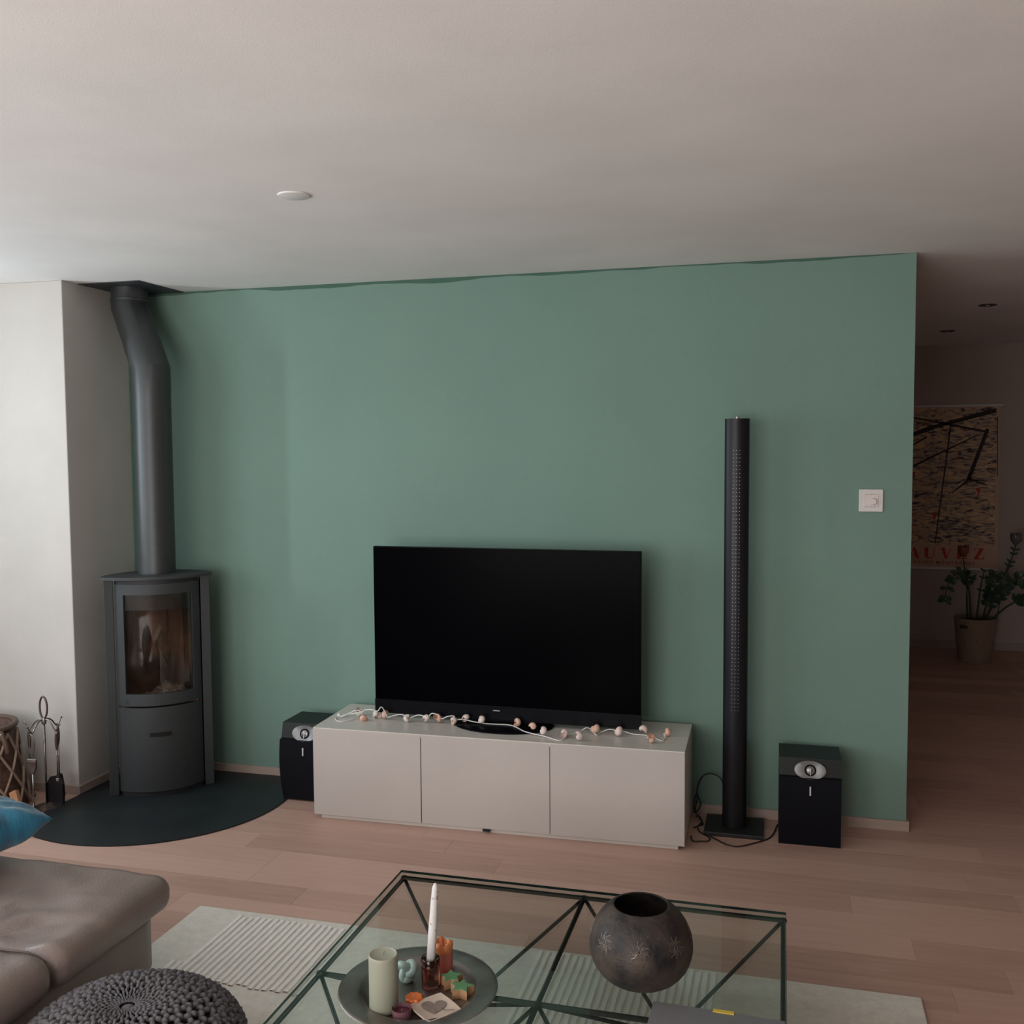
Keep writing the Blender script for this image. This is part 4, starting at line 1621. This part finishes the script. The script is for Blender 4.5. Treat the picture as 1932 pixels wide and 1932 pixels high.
def knit(i0, i1, NM, tmin, tmax, bm):
    for m_ in range(NM):
        a = 2 * pi * m_ / NM
        pts, rd = [], []
        # arc length steps
        t = tmin
        k = 0
        ph = pi * (m_ % 2)
        N = 150
        s = 0.0
        prev = pouf_surf(tmin, 0)
        for i in range(N + 1):
            t = tmin + (tmax - tmin) * i / N
            cur = pouf_surf(t, 0)
            s += (cur - prev).length
            prev = cur
            r = sqrt(cur.x ** 2 + cur.y ** 2)
            pitch = r * 2 * pi / NM
            wob = sin(2 * pi * s / 0.036 + ph)
            fade = min(1, r / 0.10)
            da = wob * 0.26 * (2 * pi / NM) * fade
            p = pouf_surf(t, a + da)
            nrm = Vector((p.x, p.y, (p.z - HP / 2) * 1.6)).normalized()
            p += nrm * (0.0045 * cos(2 * pi * s / 0.015 + ph) * fade)
            pts.append(p)
            rd.append(max(0.0026, min(0.0072, pitch * 0.36)))
        tube(pts, rd, 6, bm)


bm = bmesh.new()
knit(0, 0, 70, 0.27, 0.93, bm)
knit(0, 0, 40, 0.016, 0.30, bm)
for v in bm.verts:
    if v.co.z < 0.001:
        v.co.z = 0.001
o = obj('knitted_cover', bm, KNIT, pouf, True)
o['kind'] = 'stuff'
bm = bmesh.new()
bmesh.ops.create_uvsphere(bm, u_segments=16, v_segments=8, radius=0.016)
for v in bm.verts:
    v.co.z *= 0.4
obj('centre_knot', bm, KNIT, pouf, True, loc=(0, 0, HP - 0.022))

# ================================================================== FIRESIDE THINGS
# wood basket --------------------------------------------------------------
BX, BY = -0.335, -0.765
bk = thing('log_basket', 'dark wicker log basket with criss-cross lattice at the left edge', 'basket', (BX, BY, 0.0))
WICK = mat('dark_wicker', (0.14, 0.075, 0.05), 0.7, scale=30, col2=(0.07, 0.04, 0.03), bump=0.6, bscale=120)
LATT = mat('peeled_willow', (0.36, 0.26, 0.20), 0.7, scale=30)


def rb(z):
    return 0.172 + 0.05 * (1 - z / 0.40) ** 1.3


bm = lathe([(0, 0.004), (rb(0) - 0.012, 0.004)] + [(rb(z) - 0.012, z) for z in (0.05, 0.1, 0.2, 0.3, 0.39)] +
           [(rb(0.39) - 0.020, 0.39)] + [(rb(z) - 0.020, z) for z in (0.3, 0.1, 0.02)] + [(0, 0.015)], 40)
obj('wicker_wall', bm, WICK, bk, True)
obj('rim', tube([(rb(0.40) * cos(2 * pi * i / 40) * 0.97, rb(0.40) * sin(2 * pi * i / 40) * 0.97, 0.395) for i in range(40)],
                0.014, 8, closed=True), mat('bark_rim', (0.12, 0.075, 0.055), 0.6), bk, True)
for s in (-1, 1):
    for k in range(11):
        pts = []
        for i in range(17):
            u = i / 16
            z = 0.01 + 0.36 * u
            a = 2 * pi * k / 11 + s * 1.15 * u
            pts.append((rb(z) * cos(a), rb(z) * sin(a), z))
        obj('willow_strip', tube(pts, 0.0065, 6), LATT, bk, True)
# side handle
obj('handle', tube(smooth_path([(0.165, -0.03, 0.385), (0.190, -0.05, 0.375), (0.215, -0.055, 0.335), (0.220, -0.05, 0.295)],
                               4), 0.012, 8), mat('handle_brown', (0.10, 0.05, 0.03), 0.6), bk, True)
obj('handle_clip', B(0.180, 0.196, -0.062, -0.050, 0.355, 0.385, bev=0.003), CHROME, bk)
# firewood in the basket
WD = mat('firewood', (0.42, 0.22, 0.12), 0.8, scale=12, stretch=(8, 8, 1), col2=(0.26, 0.14, 0.08))
BARK = mat('bark', (0.07, 0.045, 0.035), 0.95, scale=20, bump=0.8, bscale=60)


def log(x, yy, z, L, r, rot, lab, grp=None):
    t = thing('firewood_log', lab, 'firewood', (x, yy, z), 0, grp)
    t.rotation_euler = rot
    poly = [(0, 0)] + [(r * cos(a) * 1.0, r * sin(a)) for a in [radians(q) for q in (-35, -15, 5, 25, 45, 60)]]
    obj('split_wood', prism(bmesh.new(), poly, 0, L), WD, t)
    arc = [(1.01 * r * cos(a), 1.01 * r * sin(a)) for a in [radians(q) for q in (-35, -15, 5, 25, 45, 60)]]
    arc2 = [(1.10 * r * cos(a), 1.10 * r * sin(a)) for a in [radians(q) for q in (60, 45, 25, 5, -15, -35)]]
    obj('bark', prism(bmesh.new(), arc + arc2, 0, L), BARK, t)
    return t


log(BX - 0.05, BY + 0.02, 0.02, 0.30, 0.06, (0.05, 0.03, 0.5), 'split log standing in the basket, farther from camera')
log(BX + 0.05, BY - 0.04, 0.02, 0.27, 0.055, (-0.04, 0.05, 2.4), 'split log standing in the basket, nearer the tools')
kd = thing('kindling_stick', 'light orange piece of split wood leaning by the basket', 'firewood', (-0.035, -0.84, 0.004))
kd.rotation_euler = (radians(-22), radians(-28), radians(10))
bm = B(-0.018, 0.018, -0.012, 0.012, 0, 0.135, bev=0.003)
for v in bm.verts:
    v.co.x += 0.006 * sin(v.co.z * 30)
obj('split_wood', bm, mat('fresh_wood', (0.58, 0.28, 0.14), 0.7, scale=12, stretch=(8, 8, 1), col2=(0.45, 0.22, 0.12)), kd)
obj('bark', B(-0.019, -0.001, -0.0165, -0.012, 0.0, 0.05), BARK, kd)

# tool stand ---------------------------------------------------------------
TSX, TSY = -0.028, -0.680
NICK = mat('dull_nickel', (0.36, 0.34, 0.33), 0.32, metal=0.9, scale=20, col2=(0.16, 0.13, 0.12))
DNI = mat('dark_nickel', (0.14, 0.11, 0.10), 0.4, metal=0.8)
DWD = mat('dark_wood_grip', (0.06, 0.03, 0.022), 0.5)
ts = thing('fireside_tool_stand', 'metal fireside tool stand with loop handle beside the stove', 'tool stand', (TSX, TSY, 0))
auto_smooth(obj('foot', lathe([(0, 0), (0.058, 0), (0.060, 0.006), (0.045, 0.012), (0.02, 0.020), (0, 0.022)], 36), DNI, ts))
obj('pole', tube([(0, 0, 0.02), (0, 0, 0.425)], 0.005, 10), NICK, ts, True)
loop = []
for i in range(32):
    a = 2 * pi * i / 32
    loop.append((0.0205 * sin(a), 0, 0.480 + 0.052 * cos(a)))
obj('loop_handle', tube(loop, 0.0045, 8, closed=True), DNI, ts, True)
auto_smooth(obj('hub', lathe([(0, 0.400), (0.010, 0.402), (0.012, 0.415), (0.008, 0.432), (0, 0.434)], 16), NICK, ts))
arms = []
for k, a in enumerate((radians(-170), radians(-8), radians(-95), radians(80))):
    d = Vector((cos(a), sin(a), 0))
    pts = [(0, 0, 0.418)] + [tuple(d * r_ + Vector((0, 0, z))) for r_, z in
                             ((0.02, 0.424), (0.045, 0.408), (0.062, 0.385), (0.075, 0.378), (0.088, 0.392), (0.094, 0.410), (0.102, 0.408))]
    obj('hook_arm', tube(smooth_path(pts, 4), 0.0035, 8), NICK, ts, True)
    arms.append(d * 0.076 + Vector((TSX, TSY, 0.377)))


def tool(name, lab, p, grip=True):
    t = thing(name, lab, 'fireside tool', (p.x, p.y, p.z), 0, 'tools hanging on the fireside stand')
    ring = [(0.008 * sin(2 * pi * i / 16), 0, 0.0 + 0.010 * cos(2 * pi * i / 16)) for i in range(16)]
    obj('hanging_ring', tube(ring, 0.0016, 6, closed=True), NICK, t, True)
    if grip:
        auto_smooth(obj('grip', lathe([(0, -0.012), (0.006, -0.014), (0.0085, -0.04), (0.0075, -0.07), (0.005, -0.09),
                                       (0, -0.092)], 14), DWD, t))
        auto_smooth(obj('ferrule', lathe([(0, -0.008), (0.0055, -0.008), (0.006, -0.018), (0, -0.018)], 14), CHROME, t))
    return t


t = tool('poker', 'thin fireside poker hanging on left of the stand', arms[0])
obj('shaft', tube(smooth_path([(0, 0, -0.085), (0, 0, -0.25), (0, 0, -0.31), (0.018, 0, -0.325), (0.024, 0, -0.31)], 4), 0.0035, 8),
    DNI, t, True)
t = tool('fire_shovel', 'fireside shovel with black pan hanging on right of the stand', arms[1])
obj('shaft', tube([(0, 0, -0.085), (0, 0, -0.22)], 0.0032, 8), NICK, t, True)
bm = bmesh.new()
pan = [(-0.045, -0.345), (0.045, -0.345), (0.047, -0.25), (0.030, -0.222), (0.0, -0.214), (-0.030, -0.222), (-0.047, -0.25)]
prism(bm, pan, -0.0015, 0.0015, Matrix(((1, 0, 0, 0), (0, 0, 1, 0), (0, 1, 0, 0), (0, 0, 0, 1))))
box(bm, -0.047, -0.045, -0.014, 0, -0.345, -0.25)
box(bm, 0.045, 0.047, -0.014, 0, -0.345, -0.25)
obj('pan', bm, BLACK, t, loc=(-0.012, 0.0, 0))
obj('rivet', B(-0.008, 0.008, -0.005, -0.001, -0.240, -0.226, bev=0.002), CHROME, t)
t = tool('fire_tongs', 'silver fire tongs hanging at the front of the tool stand', arms[2], False)
for s in (-1, 1):
    obj('arm', tube(smooth_path([(s * 0.003, 0, -0.004), (s * 0.013, 0, -0.04), (s * 0.012, 0, -0.08), (s * 0.003, 0, -0.115)], 4),
                    0.0022, 6), NICK, t, True)
bm = bmesh.new()
prism(bm, [(-0.022, -0.135), (0.022, -0.135), (0.022, -0.158), (0.009, -0.190), (-0.009, -0.190), (-0.022, -0.158)], -0.006,
      0.002, Matrix(((1, 0, 0, 0), (0, 0, 1, 0), (0, 1, 0, 0), (0, 0, 0, 1))))
obj('clamp_head', bm, NICK, t)
obj('clamp_bar', B(-0.024, 0.024, -0.010, 0.003, -0.135, -0.120, bev=0.002), CHROME, t)
obj('shaft', tube([(0, -0.001, -0.188), (0, -0.001, -0.335)], 0.0032, 8), CHROME, t, True)
obj('tip', tube(smooth_path([(0, 0, -0.33), (0.004, -0.01, -0.345), (0.002, -0.02, -0.365)], 3), 0.006, 8), NICK, t, True)
t = tool('hearth_brush', 'dark bristle hearth brush hanging behind the stand pole', arms[3])
obj('shaft', tube([(0, 0, -0.085), (0, 0, -0.24)], 0.0032, 8), NICK, t, True)
auto_smooth(obj('bristles', lathe([(0, -0.235), (0.013, -0.238), (0.020, -0.28), (0.024, -0.345), (0, -0.345)], 18), BLACK, t))
